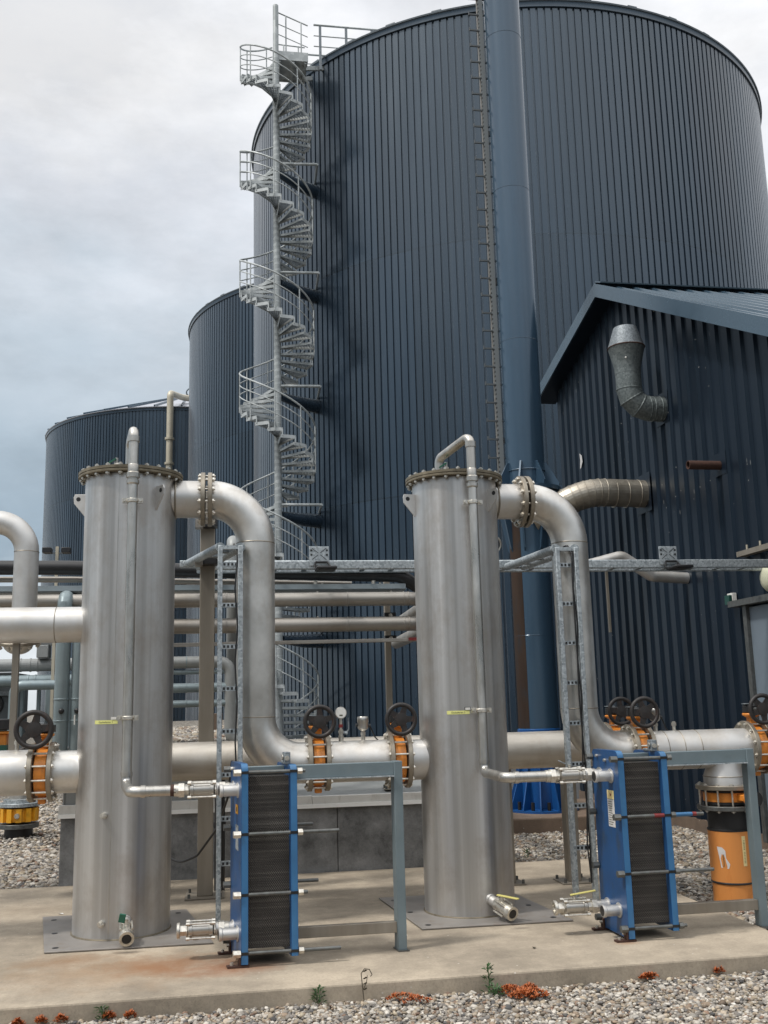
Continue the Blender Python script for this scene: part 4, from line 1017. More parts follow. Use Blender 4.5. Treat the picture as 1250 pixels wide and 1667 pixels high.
while z < 0.455:
    if not 0.362 < z < 0.372:
        a = R(-81.5); h = random.choice((0.006, 0.008, 0.010)); wd_ = 0.0085
        for s in (-1, 1) if random.random() < 0.5 else (1,):
            q = Vector((TX+0.1785*math.cos(a), PY+0.1785*math.sin(a), z)); tg = Vector((-math.sin(a), math.cos(a), 0))
            m.add([q-tg*wd_*(0.9 if s > 0 else 0.1), q+tg*wd_*0.9, q+tg*wd_*0.9+Vector((0,0,h*0.45)), q-tg*wd_*0.8+Vector((0,0,h*0.45))], [(0,1,2,3)])
    z += 0.0115
m.build('label_text', M['ink'], yl, smooth=False)
pp = on_pipe(0, 0, 0, 0, 'torn_label', M['paper'], op, 0.1776, [(R(-155), 0.40), (R(-140), 0.395), (R(-132), 0.37), (R(-131), 0.31), (R(-122), 0.265), (R(-126), 0.23), (R(-146), 0.235), (R(-150), 0.32)])
m = MB(); z = 0.245
while z < 0.34:
    a = R(-138+random.uniform(-1, 1)); q = Vector((TX+0.179*math.cos(a), PY+0.179*math.sin(a), z)); tg = Vector((-math.sin(a), math.cos(a), 0))
    m.add([q-tg*0.006, q+tg*0.006, q+tg*0.005+Vector((0,0,0.004)), q-tg*0.004+Vector((0,0,0.004))], [(0,1,2,3)]); z += 0.009
m.build('label_text', M['ink'], pp, smooth=False)

# ---- instruments
pg = thing('pressure_gauge', 'round white faced pressure gauge on the spool pipe between the valves', 'gauge', (0.95, PY, PZ+PR))
m = MB(); b0 = PZ+PR-0.01; m.cyl((0.95, PY, b0), (0.95, PY, b0+0.05), 0.020, 12); m.cyl((0.95, PY, b0+0.05), (0.95, PY, b0+0.10), 0.016, 12); m.cyl((0.95, PY, b0+0.07), (0.95, PY, b0+0.09), 0.022, 6); m.cyl((0.95, PY, b0+0.10), (0.95, PY, b0+0.19), 0.011, 10); m.build('stem', M['bolt'], pg)
m = MB(); m.cyl((0.95, PY, b0+0.115), (0.95, PY, b0+0.14), 0.0165, 10); m.build('seal', M['red'], pg)
m = MB(); m.lathe((0.95, PY+0.015, b0+0.23), (0,-1,0), [(0.046, 0), (0.047, 0.03), (0.044, 0.034), (0.041, 0.034)], 28); m.build('case', M['bright'], pg)
m = MB(); m.cyl((0.95, PY-0.0185, b0+0.23), (0.95, PY-0.0205, b0+0.23), 0.0415, 28); dl = m.build('dial', M['white'], pg)
m = MB(); m.box(0.937, 0.963, PY-0.0212, PY-0.0206, b0+0.205, b0+0.216); m.build('dial_mark', M['ink'], dl, smooth=False)
m = MB(); m.tube(fillet([(0.965, PY, b0+0.08), (1.0, PY, b0+0.08), (1.012, PY, b0+0.10), (1.01, PY, b0+0.19)], 0.015, 4), 0.006, 8); m.cyl((0.97, PY, b0+0.075), (1.0, PY-0.01, b0+0.065), 0.011, 8); m.build('lever', M['galv_dark'], pg)
def transmitter(x, y, label, s=1.0):
    tr = thing('transmitter', label, 'transmitter', (x, y, PZ+PR), 'small steel transmitters on the pipes')
    b = PZ+PR-0.01
    m = MB(); m.cyl((x, y, b), (x, y, b+0.06), 0.017, 12); m.cyl((x, y, b+0.05), (x, y, b+0.075), 0.021, 6); m.lathe((x, y, 0), (0,0,1), [(0.012, b+0.07), (0.018, b+0.085), (0.04, b+0.10)], 16); m.build('stem', M['bolt'], tr)
    m = MB(); m.lathe((x, y, 0), (0,0,1), [(0.035, b+0.098), (0.043, b+0.105), (0.043, b+0.15), (0.046, b+0.155), (0.046, b+0.19), (0.042, b+0.196)], 24); hs = m.build('housing', M['bright'], tr)
    m = MB(); m.cyl((x-0.045, y, b+0.13), (x-0.058, y, b+0.13), 0.012, 8); m.cyl((x+0.04, y, b+0.125), (x+0.06, y, b+0.122), 0.014, 8); m.build('gland', M['black'], hs)
    m = MB(); m.tube([(x+0.055, y, b+0.12), (x+0.07, y, b+0.09), (x+0.10, y+0.02, b+0.03), (x+0.14, y+0.03, b-0.01)], 0.006, 6); m.build('cable', M['black'], tr)
transmitter(1.128, PY, 'small steel transmitter on the spool pipe right of the gauge')
transmitter(3.615, PY, 'small steel transmitter on the tee pipe right of its handwheel')

# ---- ball valves, risers
def ball_valve(x, y, z, label, cap=False, handle=None, d=1):
    bv = thing('ball_valve', label, 'valve', (x, y, z), 'stainless three piece ball valves')
    X = lambda a: (x+a, y, z)
    m = MB(); m.cyl(X(-0.055), X(0.055), 0.044, 24); m.lathe(X(0), (1,0,0), [(0.03,-0.088),(0.052,-0.078),(0.052,-0.056),(0.044,-0.054)], 20); m.lathe(X(0), (1,0,0), [(0.044,0.054),(0.052,0.056),(0.052,0.078),(0.03,0.088)], 20); bd = m.build('body', M['bright'], bv)
    for sy, sz in ((-1,-1),(-1,1),(1,-1),(1,1)):
        inst('tie_rod', 'tie', lambda: MB().cyl((0,0,-0.095),(0,0,0.095),0.0065,8).cyl((0,0,-0.095),(0,0,-0.072),0.0115,6).cyl((0,0,0.072),(0,0,0.095),0.0115,6), M['bolt'], bd, (x, y+sy*0.044, z+sz*0.046), (1,0,0))
    for s in (-1, 1):
        m = MB()
        if cap and s == -1:
            m.cyl(X(-0.088), X(-0.135), 0.036, 6); m.ring(X(-0.145), (1,0,0), 0.05, 0.034, 0.022, 24); m.cyl(X(-0.139), X(-0.1345), 0.035, 16)
        else:
            m.cyl(X(s*0.088), X(s*0.118), 0.036, 8); m.cyl(X(s*0.118), X(s*0.155), 0.052, 6); m.cyl(X(s*0.155), X(s*0.185), 0.043, 12)
        m.build('union', M['bolt'], bv)
    if handle:
        m = MB(); m.cyl(X(0)[:2]+(z+0.03,), X(0)[:2]+(z+0.075,), 0.014, 10); m.build('stem', M['bolt'], bv)
        m = MB(); m.bar((x-0.03, y, z+0.08), (x+handle[0], y+handle[1], z+0.105), 0.028, 0.008); m.build('lever', M[handle[2]], bv, bevel=0.002)
    return bv
HXO = 2.60; PYr, PZt, PZb = 7.165, 1.085, 0.185
ball_valve(-0.125, PYr, PZt, 'upper ball valve between the left riser pipe and left heat exchanger')
ball_valve(-0.125, PYr, PZb, 'lower ball valve with open end at the foot of the left heat exchanger', True)
ball_valve(-0.125+HXO+0.02, PYr, PZt, 'upper ball valve between the right riser pipe and right heat exchanger', handle=(-0.08, 0.01, 'galv_dark'))
ball_valve(-0.125+HXO, PYr, PZb, 'lower capped ball valve with yellow lever at the right heat exchanger', True, (0.15, -0.02, 'lever_yellow'))

def riser(pts, label, clamps, lid, rad=0.06):
    rp = thing('riser_pipe', label, 'pipe', pts[-1], 'thin stainless riser pipes in front of the vessels')
    r = 0.0375
    m = MB(); m.tube(fillet(pts, rad, 7), r, 20); m.build('pipe', M['bright'], rp)
    a = Vector(pts[2]); b = Vector(pts[3]); e = Vector(pts[4]); l0 = Vector(pts[0])
    def collar(p, q, rr_c, n=20):
        m = MB(); m.cyl(p, q, rr_c, n); m.build('collar', M['bright'], rp)
    U = Vector((0,0,1))
    collar(a-U*0.10, a-U*0.055, r+0.007); collar(b+U*0.07, b+U*0.10, r+0.006); collar(e+Vector((0.07,0,0)), e+Vector((0.10,0,0)), r+0.006)
    collar((l0.x, l0.y, 3.494), (l0.x, l0.y, 3.535), r+0.018, 8)
    m = MB(); m.lathe(a, (0,0,-1), [(r+0.001, 0.28), (r+0.005, 0.29), (r+0.005, 0.34), (r+0.014, 0.35), (r+0.014, 0.385), (r+0.002, 0.39), (r+0.002, 0.40), (r+0.010, 0.405), (r+0.010, 0.43), (r+0.001, 0.44)], 20); m.build('coupling', M['bright'], rp)
    for z in clamps:
        c = Vector((a.x, a.y, z)); m = MB(); m.ring(c, (0,0,1), r+0.010, r, 0.028, 20); m.box(a.x-0.078, a.x-0.036, a.y-0.010, a.y+0.014, z-0.019, z+0.019); m.box(a.x+0.036, a.x+0.078, a.y-0.010, a.y+0.014, z-0.019, z+0.019)
        for s in (-1, 1): m.cyl((a.x+s*0.062, a.y-0.026, z), (a.x+s*0.062, a.y+0.026, z), 0.012, 6)
        m.cyl((a.x, a.y+r, z), (a.x, a.y+0.10, z), 0.010, 8)
        m.build('pipe_clamp', M['bolt'], rp)
    return rp
riser([(XL-0.005, 8.08, 3.50), (XL-0.005, 8.08, 3.745), (-0.676, 7.725, 3.765), (-0.676, 7.725, PZt), (-0.60, PYr, PZt), (-0.30, PYr, PZt)], 'thin riser pipe in front of the left vessel, ending rusty at its valve', (3.20, 1.57), None)
riser([(XR-0.13, 8.12, 3.50), (XR-0.13, 8.12, 3.66), (2.002, 7.725, 3.765), (2.005, 7.725, PZt), (2.005, PYr, PZt), (2.31, PYr, PZt)], 'thin riser pipe in front of the right vessel with mossy top bend', (3.205, 1.555), None)
m = MB(); m.cyl((-0.335, PYr, PZt), (-0.30, PYr, PZt), 0.0385, 20); m.cyl((-0.312, PYr, PZt), (-0.298, PYr, PZt), 0.042, 20)
rs = [o for o in bpy.data.objects if o.name.startswith('riser_pipe') and 'left vessel' in o.get('label', '')][0]
m.build('rusty_joint', M['rust'], rs)

def drain(x, label, lever, dx):
    y0 = 7.80
    dv = thing('drain_valve', label, 'valve', (x, y0, 0.14), 'drain valves low on the vessels')
    d = Vector((dx, -1, -0.28)).normalized(); p = Vector((x, y0+0.05, 0.155)); u, w_, _ = frame(d)
    m = MB(); m.cyl(p, p+d*0.13, 0.036, 20); m.cyl(p+d*0.045, p+d*0.06, 0.042, 20); m.build('stub', M['pipe'], dv)
    m = MB(); m.cyl(p+d*0.12, p+d*0.16, 0.046, 8); m.cyl(p+d*0.16, p+d*0.26, 0.042, 20); m.lathe(p, d, [(0.048, 0.255), (0.052, 0.26), (0.052, 0.315), (0.034, 0.315), (0.032, 0.20)], 24); bd = m.build('body', M['bolt'], dv)
    for i, j in ((-1,-1),(1,-1),(1,1),(-1,1)):
        q = p+d*0.2+u*(i*0.04)+w_*(j*0.04); m = MB(); m.cyl(q-d*0.055, q+d*0.055, 0.008, 6); m.build('tie_rod', M['bolt'], bd)
    m = MB(); m.cyl(p+d*0.262, p+d*0.318, 0.0315, 20); m.build('bore', M['black'], bd)
    m = MB(); up = Vector((0,0,1)); q = p+d*0.19; m.cyl(q, q+up*0.075, 0.013, 10); m.build('stem', M['bolt'], dv)
    m = MB()
    if lever == 'green': m.bar(q+up*0.055+Vector((-0.035,0,0)), q+up*0.115+Vector((-0.022,-0.02,0)), 0.045, 0.012, (0,1,0))
    else: m.bar(q+up*0.085+Vector((-0.03,0.02,0)), q+up*0.07+Vector((0.10,-0.10,0)), 0.03, 0.010)
    m.build('lever', M[lever if lever == 'green' else 'lever_yellow'], dv, bevel=0.003)
drain(-0.672, 'open drain valve with green lever at the base of the left vessel', 'green', 0.12)
drain(2.015, 'open drain valve with yellow lever at the base of the right vessel', 'yellow', 0.42)

# ---- plate heat exchangers
def pack_mat():
    m, t, b = nt('plate_pack')
    tc = N(t, 'ShaderNodeTexCoord'); sp_ = N(t, 'ShaderNodeSeparateXYZ'); t.links.new(tc.outputs['Object'], sp_.inputs[0])
    def sn(o, k, ph=0):
        a = N(t, 'ShaderNodeMath', operation='MULTIPLY'); t.links.new(o, a.inputs[0]); a.inputs[1].default_value = k
        s = N(t, 'ShaderNodeMath', operation='SINE'); t.links.new(a.outputs[0], s.inputs[0]); return s.outputs[0]
    pr_ = N(t, 'ShaderNodeMath', operation='MULTIPLY'); t.links.new(sn(sp_.outputs['X'], 470), pr_.inputs[0]); t.links.new(sn(sp_.outputs['Z'], 330), pr_.inputs[1])
    band = noise(t, coords(t, (0.3, 0.3, 34)), 1.0, 3, 0.7); big = noise(t, coords(t), 5, 4)
    r0 = ramp(t, [(0.30, (0.026, 0.023, 0.020)), (0.5, (0.052, 0.046, 0.040)), (0.66, (0.115, 0.105, 0.092))]); t.links.new(band, r0.inputs[0])
    mr = N(t, 'ShaderNodeMapRange'); t.links.new(pr_.outputs[0], mr.inputs[0]); mr.inputs[1].default_value = -0.6; mr.inputs[2].default_value = 0.8; mr.inputs[3].default_value = 0.6; mr.inputs[4].default_value = 1.45
    cc = N(t, 'ShaderNodeCombineColor'); 
    for k in range(3): t.links.new(mr.outputs[0], cc.inputs[k])
    t.links.new(mixc(t, 1.0, r0.outputs[0], cc.outputs[0], 'MULTIPLY'), b.inputs['Base Color'])
    b.inputs['Roughness'].default_value = 0.5; b.inputs['Metallic'].default_value = 0.4
    bump(t, b, pr_.outputs[0], 0.6, 0.006)
    return m
M['pack'] = pack_mat()
def hx(ox, label, right):
    h = thing('heat_exchanger', label, 'heat exchanger', (ox+0.16, 7.06, 0), 'blue plate heat exchangers')
    Y0, Y1 = 6.85, 7.285
    def rplate(x0, x1, z0, z1, name):
        r = 0.045; poly = [(x0, Y0, z0), (x0, Y1, z0)]
        for k in range(7):
            a = PI/2*k/6; poly.append((x0, Y1-r+r*math.cos(a), z1-r+r*math.sin(a)))
        for k in range(7):
            a = PI/2+PI/2*k/6; poly.append((x0, Y0+r+r*math.cos(a), z1-r+r*math.sin(a)))
        m = MB(); m.prism(poly, (x1-x0, 0, 0)); o = m.build(name, M['blue'], h, ang=30)
        m = MB(); e = 0.0015
        for za, zb in slots(z0, z1-r): m.box(x0+0.002, x1-0.002, Y0-e, Y0+0.001, za, zb)
        m2 = []
        for k in range(7):
            a = PI+(-PI/2)*k/6; m2.append((Y0+r+(r+e)*math.cos(a), z1-r+(r+e)*math.sin(a)))
        vs = []
        for y, z in m2: vs += [(x0+0.002, y, z), (x1-0.002, y, z)]
        m.add(vs, [(2*i, 2*i+1, 2*i+3, 2*i+2) for i in range(6)])
        m.build('edge_face', M['blue_edge'], o)
        return o
    RZs = (1.205, 0.815, 0.440, 0.085)
    def slots(z0, z1):
        out = []; cur = z1
        for z in RZs:
            if z+0.010 < cur and z > z0: out.append((z+0.009, cur)); cur = z-0.009
        out.append((z0, cur)); return out
    fp = rplate(ox+0.135, ox+0.180, 0.02, 1.26, 'frame_plate')
    pp = rplate(ox+0.455, ox+0.500, 0.055, 1.245, 'pressure_plate')
    for z in RZs:
        for x0, x1, pl_ in ((0.133, 0.182, fp), (0.453, 0.502, pp)):
            m = MB(); m.box(ox+x0, ox+x1, Y0-0.0035, Y0+0.012, z-0.009, z+0.009); m.build('rod_slot', M['black'], pl_, smooth=False)
    m = MB(); m.box(ox+0.1805, ox+0.4545, Y0+0.045, Y1-0.045, 0.105, 1.175); pk = m.build('plate_pack', M['pack'], h, smooth=False)
    ends = ((0.555, 0.56), (0.775, 0.70), (0.565, 0.735), (0.775, 0.70)) if not right else ((0.535, 0.56), (0.745, 0.62), (0.79, 0.58), (0.56, 0.56))
    for z, (e0, e1) in zip(RZs, ends):
        for y, e in ((Y0+0.010, e0), (Y1-0.010, e1)):
            m = MB(); m.cyl((ox+0.10, y, z), (ox+e, y, z), 0.0125, 12); rd = m.build('tie_bolt', M['rod'], h)
            m = MB(); m.cyl((ox+0.085, y, z), (ox+0.132, y, z), 0.024, 6); m.build('nut', M['bolt'] if y < 7 and not right else M['rod'], rd); m = MB(); m.cyl((ox+0.5035, y, z), (ox+0.535, y, z), 0.022, 6); m.build('nut', M['bolt'] if y < 7 and not right else M['rod'], rd)
    if right:
        m = MB(); m.cyl((ox+0.537, Y0+0.010, 0.815), (ox+0.66, Y0+0.010, 0.815), 0.0150, 12); m.build('blue_sleeve', M['blue_edge'], h)
        m = MB(); m.cyl((ox+0.662, Y0+0.010, 0.815), (ox+0.69, Y0+0.010, 0.815), 0.0150, 12); m.cyl((ox+0.38, Y0+0.010, 0.815), (ox+0.452, Y0+0.010, 0.815), 0.0140, 12); m.build('red_sleeve', M['red'], h)
    m = MB(); m.box(ox+0.1805, ox+0.4548, 7.025, 7.095, 1.178, 1.232); m.box(ox+0.5005, ox+1.205, 7.025, 7.095, 1.142, 1.232); cb = m.build('carrying_bar', M['grey_frame'], h, bevel=0.004)
    m = MB(); m.box(ox+0.505, ox+1.20, 7.0, 7.12, 1.134, 1.1415); m.build('bar_flange', M['galv'], cb, smooth=False)
    m = MB(); m.box(ox+1.205, ox+1.265, 7.02, 7.10, 0.006, 1.236); sc_ = m.build('support_column', M['grey_frame'], h, bevel=0.004)
    m = MB(); m.box(ox+1.20, ox+1.275, 7.0, 7.12, 0.002, 0.008); m.build('foot_plate', M['rod'], sc_, smooth=False)
    for z in (0.09, 0.16):
        m = MB(); m.cyl((ox+1.265, 7.06, z), (ox+1.276, 7.06, z), 0.012, 6); m.build('bolt', M['bolt'], sc_)
    m = MB(); m.box(ox+0.5005, ox+1.2045, 7.035, 7.085, 0.115, 0.185); m.build('guide_bar', M['brown_steel'], h, bevel=0.003)
    for y in (Y0+0.03, Y1-0.03):
        m = MB(); m.box(ox+0.05, ox+0.19, y-0.025, y+0.025, 0.002, 0.014); m.box(ox+0.122, ox+0.134, y-0.025, y+0.025, 0.014, 0.08); ft = m.build('foot', M['rust'], h, smooth=False)
        m = MB(); m.cyl((ox+0.105, y, 0.055), (ox+0.122, y, 0.055), 0.012, 6); m.cyl((ox+0.08, y, 0.014), (ox+0.08, y, 0.03), 0.012, 6); m.build('bolt', M['bolt'], ft)
    for y in (6.975, PYr):
        for z in (PZt, PZb):
            m = MB(); L = 0.125 if y < 7.1 else 0.12
            m.cyl((ox+0.134, y, z), (ox+0.134-L, y, z), 0.0375, 24); m.cyl((ox+0.136, y, z), (ox+0.128, y, z), 0.05, 24)
            m.ring((ox+0.134-L+0.012, y, z), (1,0,0), 0.043, 0.034, 0.024, 24); po = m.build('port', M['pipe'], h)
            m = MB(); m.cyl((ox+0.133-L, y, z), (ox+0.1345-L, y, z), 0.033, 20); m.build('bore', M['black'], po)
    # lifting clevis on the pressure plate, stickers on the frame plate
    m = MB(); m.box(ox+0.445, ox+0.475, 7.02, 7.10, 1.245, 1.262); m.box(ox+0.435, ox+0.475, 6.93, 7.00, 1.246, 1.325); cl = m.build('roller_bracket', M['galv_dark'], h, bevel=0.004)
    m = MB(); m.cyl((ox+0.43, 6.965, 1.29), (ox+0.425, 6.965, 1.29), 0.018, 12); m.cyl((ox+0.45, 6.93, 1.285), (ox+0.45, 6.918, 1.285), 0.016, 12); m.build('roller_bolt', M['bolt'], cl)
    for y, z in ((Y1-0.10, 1.215), (Y0+0.20, 1.19)):
        m = MB(); m.cyl((ox+0.134, y, z), (ox+0.118, y, z), 0.012, 6); m.build('bolt', M['bolt'], fp)
    xs = ox+0.1335
    if right:
        m = MB(); m.box(xs-0.001, xs, 6.945, 7.055, 0.925, 0.985); m.build('yellow_sticker', M['cream_label'], fp, smooth=False)
        m = MB(); m.box(xs-0.001, xs, 6.945, 7.055, 0.735, 0.922); st_ = m.build('data_plate', M['paper'], fp, smooth=False)
        m = MB()
        for k in range(11):
            z = 0.905-k*0.0155; m.box(xs-0.0022, xs-0.0012, 6.965+random.uniform(0, 0.03), 7.045, z, z+0.0035)
        m.build('plate_print', M['ink'], st_, smooth=False)
        m = MB(); m.cyl((xs, 7.0, 0.955), (xs-0.0018, 7.0, 0.955), 0.017, 3); m.build('warning_mark', M['red'], fp, smooth=False)
    else:
        m = MB(); m.box(xs-0.001, xs, 6.97, 7.06, 0.93, 0.99); os_ = m.build('orange_sticker', M['yellow'], fp, smooth=False)
        m = MB(); m.box(xs-0.0022, xs-0.0012, 7.00, 7.03, 0.945, 0.975); m.build('sticker_print', M['ink'], os_, smooth=False)
        m = MB(); m.box(xs-0.001, xs, 6.955, 7.06, 0.70, 0.86); m.build('data_plate', M['galv'], fp, smooth=False)
    def shear(o):
        for c in o.children:
            for q in c.data.vertices: q.co.x -= (q.co.y + 7.06 - 6.85)*sk
            shear(c)
    sk = 0.05 if right else 0.15
    shear(h)
    return h
hx(0.0, 'left blue plate heat exchanger in front of the curved pipe', False)
hx(HXO, 'right blue plate heat exchanger with yellow and white stickers on its front', True)

# ---- cable ladders
def perf_rung(x0, x1, y, z, par):
    m = MB(); m.box(x0, x1, y-0.012, y+0.012, z-0.018, z+0.018); r = m.build('rung', M['galv'], par, smooth=False)
    m = MB(); k = 4
    for i in range(k):
        xx = x0+(x1-x0)*(i+0.5)/k; m.box(xx-0.008, xx+0.008, y-0.0135, y-0.0121, z-0.010, z+0.010)
    m.build('slots', M['black'], r, smooth=False)
def cable_ladder(x0, x1, zt, far, label, cab):
    c = thing('cable_ladder', label, 'cable ladder', (x0, 7.95, 0.06), 'galvanised cable ladders')
    y = 7.95
    for x in (x0, x1):
        m = MB(); m.box(x-0.019, x+0.019, y-0.03, y+0.03, 0.06, zt); m.build('rail', M['galv'], c, bevel=0.006)
    z = zt-0.15
    while z > 0.2: perf_rung(x0+0.019, x1-0.019, y-0.005, z, c); z -= 0.322
    m = MB(); m.box(x0, x1, y-0.02, y+0.02, zt-0.03, zt); m.build('top_cross', M['galv'], c, smooth=False)
    fx0, fx1, fz = far
    for x, fx in ((x0, fx0), (x1, fx1)):
        m = MB(); m.tube([(x, y, zt-0.01), (fx, 9.90, fz)], 0.038, 14); m.build('level_rail', M['galv'], c)
    for f in (0.25, 0.5, 0.75, 0.97):
        a = Vector((x0+(fx0-x0)*f, y+(9.9-y)*f, zt+(fz-zt)*f)); b = Vector((x1+(fx1-x1)*f, y+(9.9-y)*f, zt+(fz-zt)*f))
        m = MB(); m.bar(a, b, 0.10, 0.03); m.build('rung', M['galv_dark'], c, smooth=False)
    for k in range(cab):
        xx = x1-0.032-0.013*k
        m = MB(); pts = [(xx+0.012*math.sin(3*i+k), y-0.02-0.006*k, 0.2+i*(zt-0.25)/9) for i in range(10)] + [(xx-0.02, y+0.03, zt+0.02), (xx-0.03, y+0.4, zt+0.01)]
        m.tube(pts, 0.0065, 8); m.build('cable', M['black'], c)
    return c
cl_ = cable_ladder(-0.012, 0.147, 2.885, (-0.33, -0.09, 3.01), 'left galvanised cable ladder between the left vessel and its curved pipe', 1)
m = MB(); m.box(-0.40, -0.05, 9.80, 9.90, 2.965, 3.03); m.cyl((-0.345, 9.79, 3.0), (-0.345, 9.80, 3.0), 0.028, 16); m.build('hinge_bracket', M['galv'], cl_, bevel=0.006)
cable_ladder(2.760, 2.922, 2.87, (2.90, 3.07, 2.97), 'right galvanised cable ladder in front of the right curved pipe', 2)
run = thing('cable_ladder', 'long level cable ladder crossing behind the vessels above head height', 'cable ladder', (2.5, 10.0, 2.95), 'galvanised cable ladders')
for y in (9.96, 10.22):
    m = MB(); m.box(-0.25, 6.02, y-0.02, y+0.02, 2.955, 3.048); m.build('rail', M['galv'], run, bevel=0.012)
x = -0.1
while x < 6: 
    m = MB(); m.box(x, x+0.05, 9.98, 10.20, 2.97, 2.99); m.build('rung', M['galv_dark'], run, smooth=False); x += 0.3

def flood(x, label):
    f = thing('floodlight', label, 'floodlight', (x, 9.93, 3.05), 'black floodlights on the level cable ladder')
    m = MB(); m.box(x-0.10, x+0.10, 9.925, 9.935, 2.99, 3.185); pl = m.build('mounting_plate', M['galv'], f, bevel=0.003)
    m = MB()
    for dx in (-0.078, 0.078):
        for z in (3.145, 3.10): m.box(x+dx-0.010, x+dx+0.010, 9.9235, 9.9248, z-0.010, z+0.010)
    for s in (-1, 1):
        for k in range(4):
            a = Vector((x+s*0.015*(k+1)-s*0.005, 9.924, 3.12+0.012*k)); m.bar(a, a+Vector((s*0.018, 0, 0.012)), 0.001, 0.006); a = Vector((x+s*0.015*(k+1)-s*0.005, 9.924, 3.10-0.012*k)); m.bar(a, a+Vector((s*0.018, 0, -0.012)), 0.001, 0.006)
    m.build('slots', M['black'], pl, smooth=False)
    m = MB(); m.tube(fillet([(x-0.04, 9.91, 3.025), (x-0.05, 9.90, 2.955), (x-0.03, 9.80, 2.935), (x+0.10, 9.80, 2.935), (x+0.115, 9.88, 2.965), (x+0.08, 9.91, 3.025), (x-0.04, 9.91, 3.025)], 0.015, 3), 0.010, 8); m.build('bracket', M['black'], f)
    m = MB(); m.box(x-0.05, x+0.15, 9.66, 9.90, 2.925, 2.955); m.build('housing', M['black'], f, bevel=0.010)
    m = MB(); m.box(x-0.03, x+0.13, 9.68, 9.88, 2.920, 2.9245); m.build('lens', M['rubber'], f, smooth=False)
flood(0.965, 'left black floodlight hung under a punched galvanised plate by the spiral stair')
flood(4.68, 'right black floodlight hung under a punched galvanised plate before the gable wall')

# ---- background pipe rack
pipe_thing('black_pipe', 'fat black pipe running behind the vessels and bending down at the right', 'pipe', [(-8, 10.3, 3.06), (-1.5, 10.3, 3.028), (1.85, 10.3, 2.935), (2.25, 10.3, 2.68)], 0.072, M['black'], rad=0.2)
tr_ = [pipe_thing('thin_pipe', 'thin stainless pipe just under the fat black pipe', 'pipe', [(-8, 10.42, 2.96), (-1.5, 10.42, 2.925), (1.35, 10.42, 2.858)], 0.030, M['insul'])]
ct = thing('cable_tray', 'grey galvanised cable tray above the two long stainless pipes', 'cable tray', (-1, 10.2, 2.76))
m = MB(); m.box(-8, 1.86, 10.05, 10.06, 2.755, 2.82); m.box(-8, 1.86, 10.061, 10.35, 2.755, 2.760); m.box(-8, 1.86, 10.02, 10.049, 2.765, 2.772); m.box(-8, 1.86, 10.351, 10.36, 2.755, 2.82); m.build('tray', M['tray'], ct, smooth=False)
for x in (0.15, 0.95, 1.55):
    m = MB(); m.cyl((x, 10.2, 2.82), (x, 10.2, 2.87), 0.02, 8); m.cyl((x+0.07, 10.2, 2.82), (x+0.07, 10.2, 2.85), 0.012, 6); m.build('clip', M['bolt'], ct)
def rack_pipe(z, r, label, x1=1.95):
    p = thing('rack_pipe', label, 'pipe', (-1, 10.0, z), 'long stainless pipes across the rack')
    m = MB(); m.tube(fillet([(-8, 10.0, z), (x1, 10.0, z), (x1+0.25, 10.6, z), (x1+0.4, 13.5, z)], 0.18, 6), r, 24); m.build('jacket', M['insul'], p)
    for x in (-3, -1.2, 0.05, 1.25, 1.82, x1-0.08):
        m = MB(); m.ring((x, 10.0, z), (1,0,0), r+0.004, r-0.002, 0.012, 24); m.build('band', M['insul'], p)
    for x in (0.95, 1.70):
        m = MB(); m.cyl((x, 10.0, z+r), (x, 10.0, z+r+0.012), 0.01, 6); m.build('screw', M['bolt'], p)
rack_pipe(2.66, 0.070, 'upper of the two long stainless clad pipes under the cable tray')
rack_pipe(2.408, 0.073, 'lower of the two long stainless clad pipes under the cable tray')
cc_ = thing('conduit', 'slim pale cable conduit below the two long pipes', 'conduit', (0, 10.0, 2.23))
m = MB(); m.bar((-0.95, 10.0, 2.225), (2.0, 10.0, 2.245), 0.06, 0.035); m.build('conduit', M['insul'], cc_, bevel=0.004)
m = MB(); m.bar((1.86, 9.97, 2.25), (2.3, 9.97, 2.25), 0.03, 0.03); m.build('red_end', M['red'], cc_, smooth=False)
def grey_run(z, r, y, label, drop):
    p = thing('grey_pipe', label, 'pipe', (-1, y, z), 'grey green pipes low on the left of the rack')
    pts = [(-0.95, y, z), (0.09 if drop else 0.4, y, z)] + ([(0.09, y, 1.35), (0.22, y, 1.25)] if drop else [])
    m = MB(); m.tube(fillet(pts, [0.12, 0.1] if drop else 0.1, 6) if drop else pts, r, 20); m.build('pipe', M['grey_pipe'] if not drop else M['panel'], p)
    for x in (-0.7, -0.33):
        m = MB(); m.ring((x, y, z), (1,0,0), r+0.003, r-0.003, 0.01, 20); m.build('band', M['grey_pipe'], p)
grey_run(2.06, 0.058, 10.0, 'pale grey pipe with an elbow turning down behind the left cable ladder', True)
grey_run(1.815, 0.045, 10.0, 'middle grey green pipe of the three low ones', False)
grey_run(1.665, 0.034, 10.0, 'lowest grey green pipe just above the gravel roof', False)
grey_run(1.965, 0.022, 10.0, 'thinnest grey green pipe right under the pale grey one', False)
vd = pipe_thing('vertical_pipe', 'pale grey upright pipe with rounded top elbow behind the left cable ladder', 'pipe', [(0.12, 10.6, 1.25), (0.12, 10.6, 3.35), (0.12, 12.5, 3.45)], 0.068, M['panel'], rad=0.12)
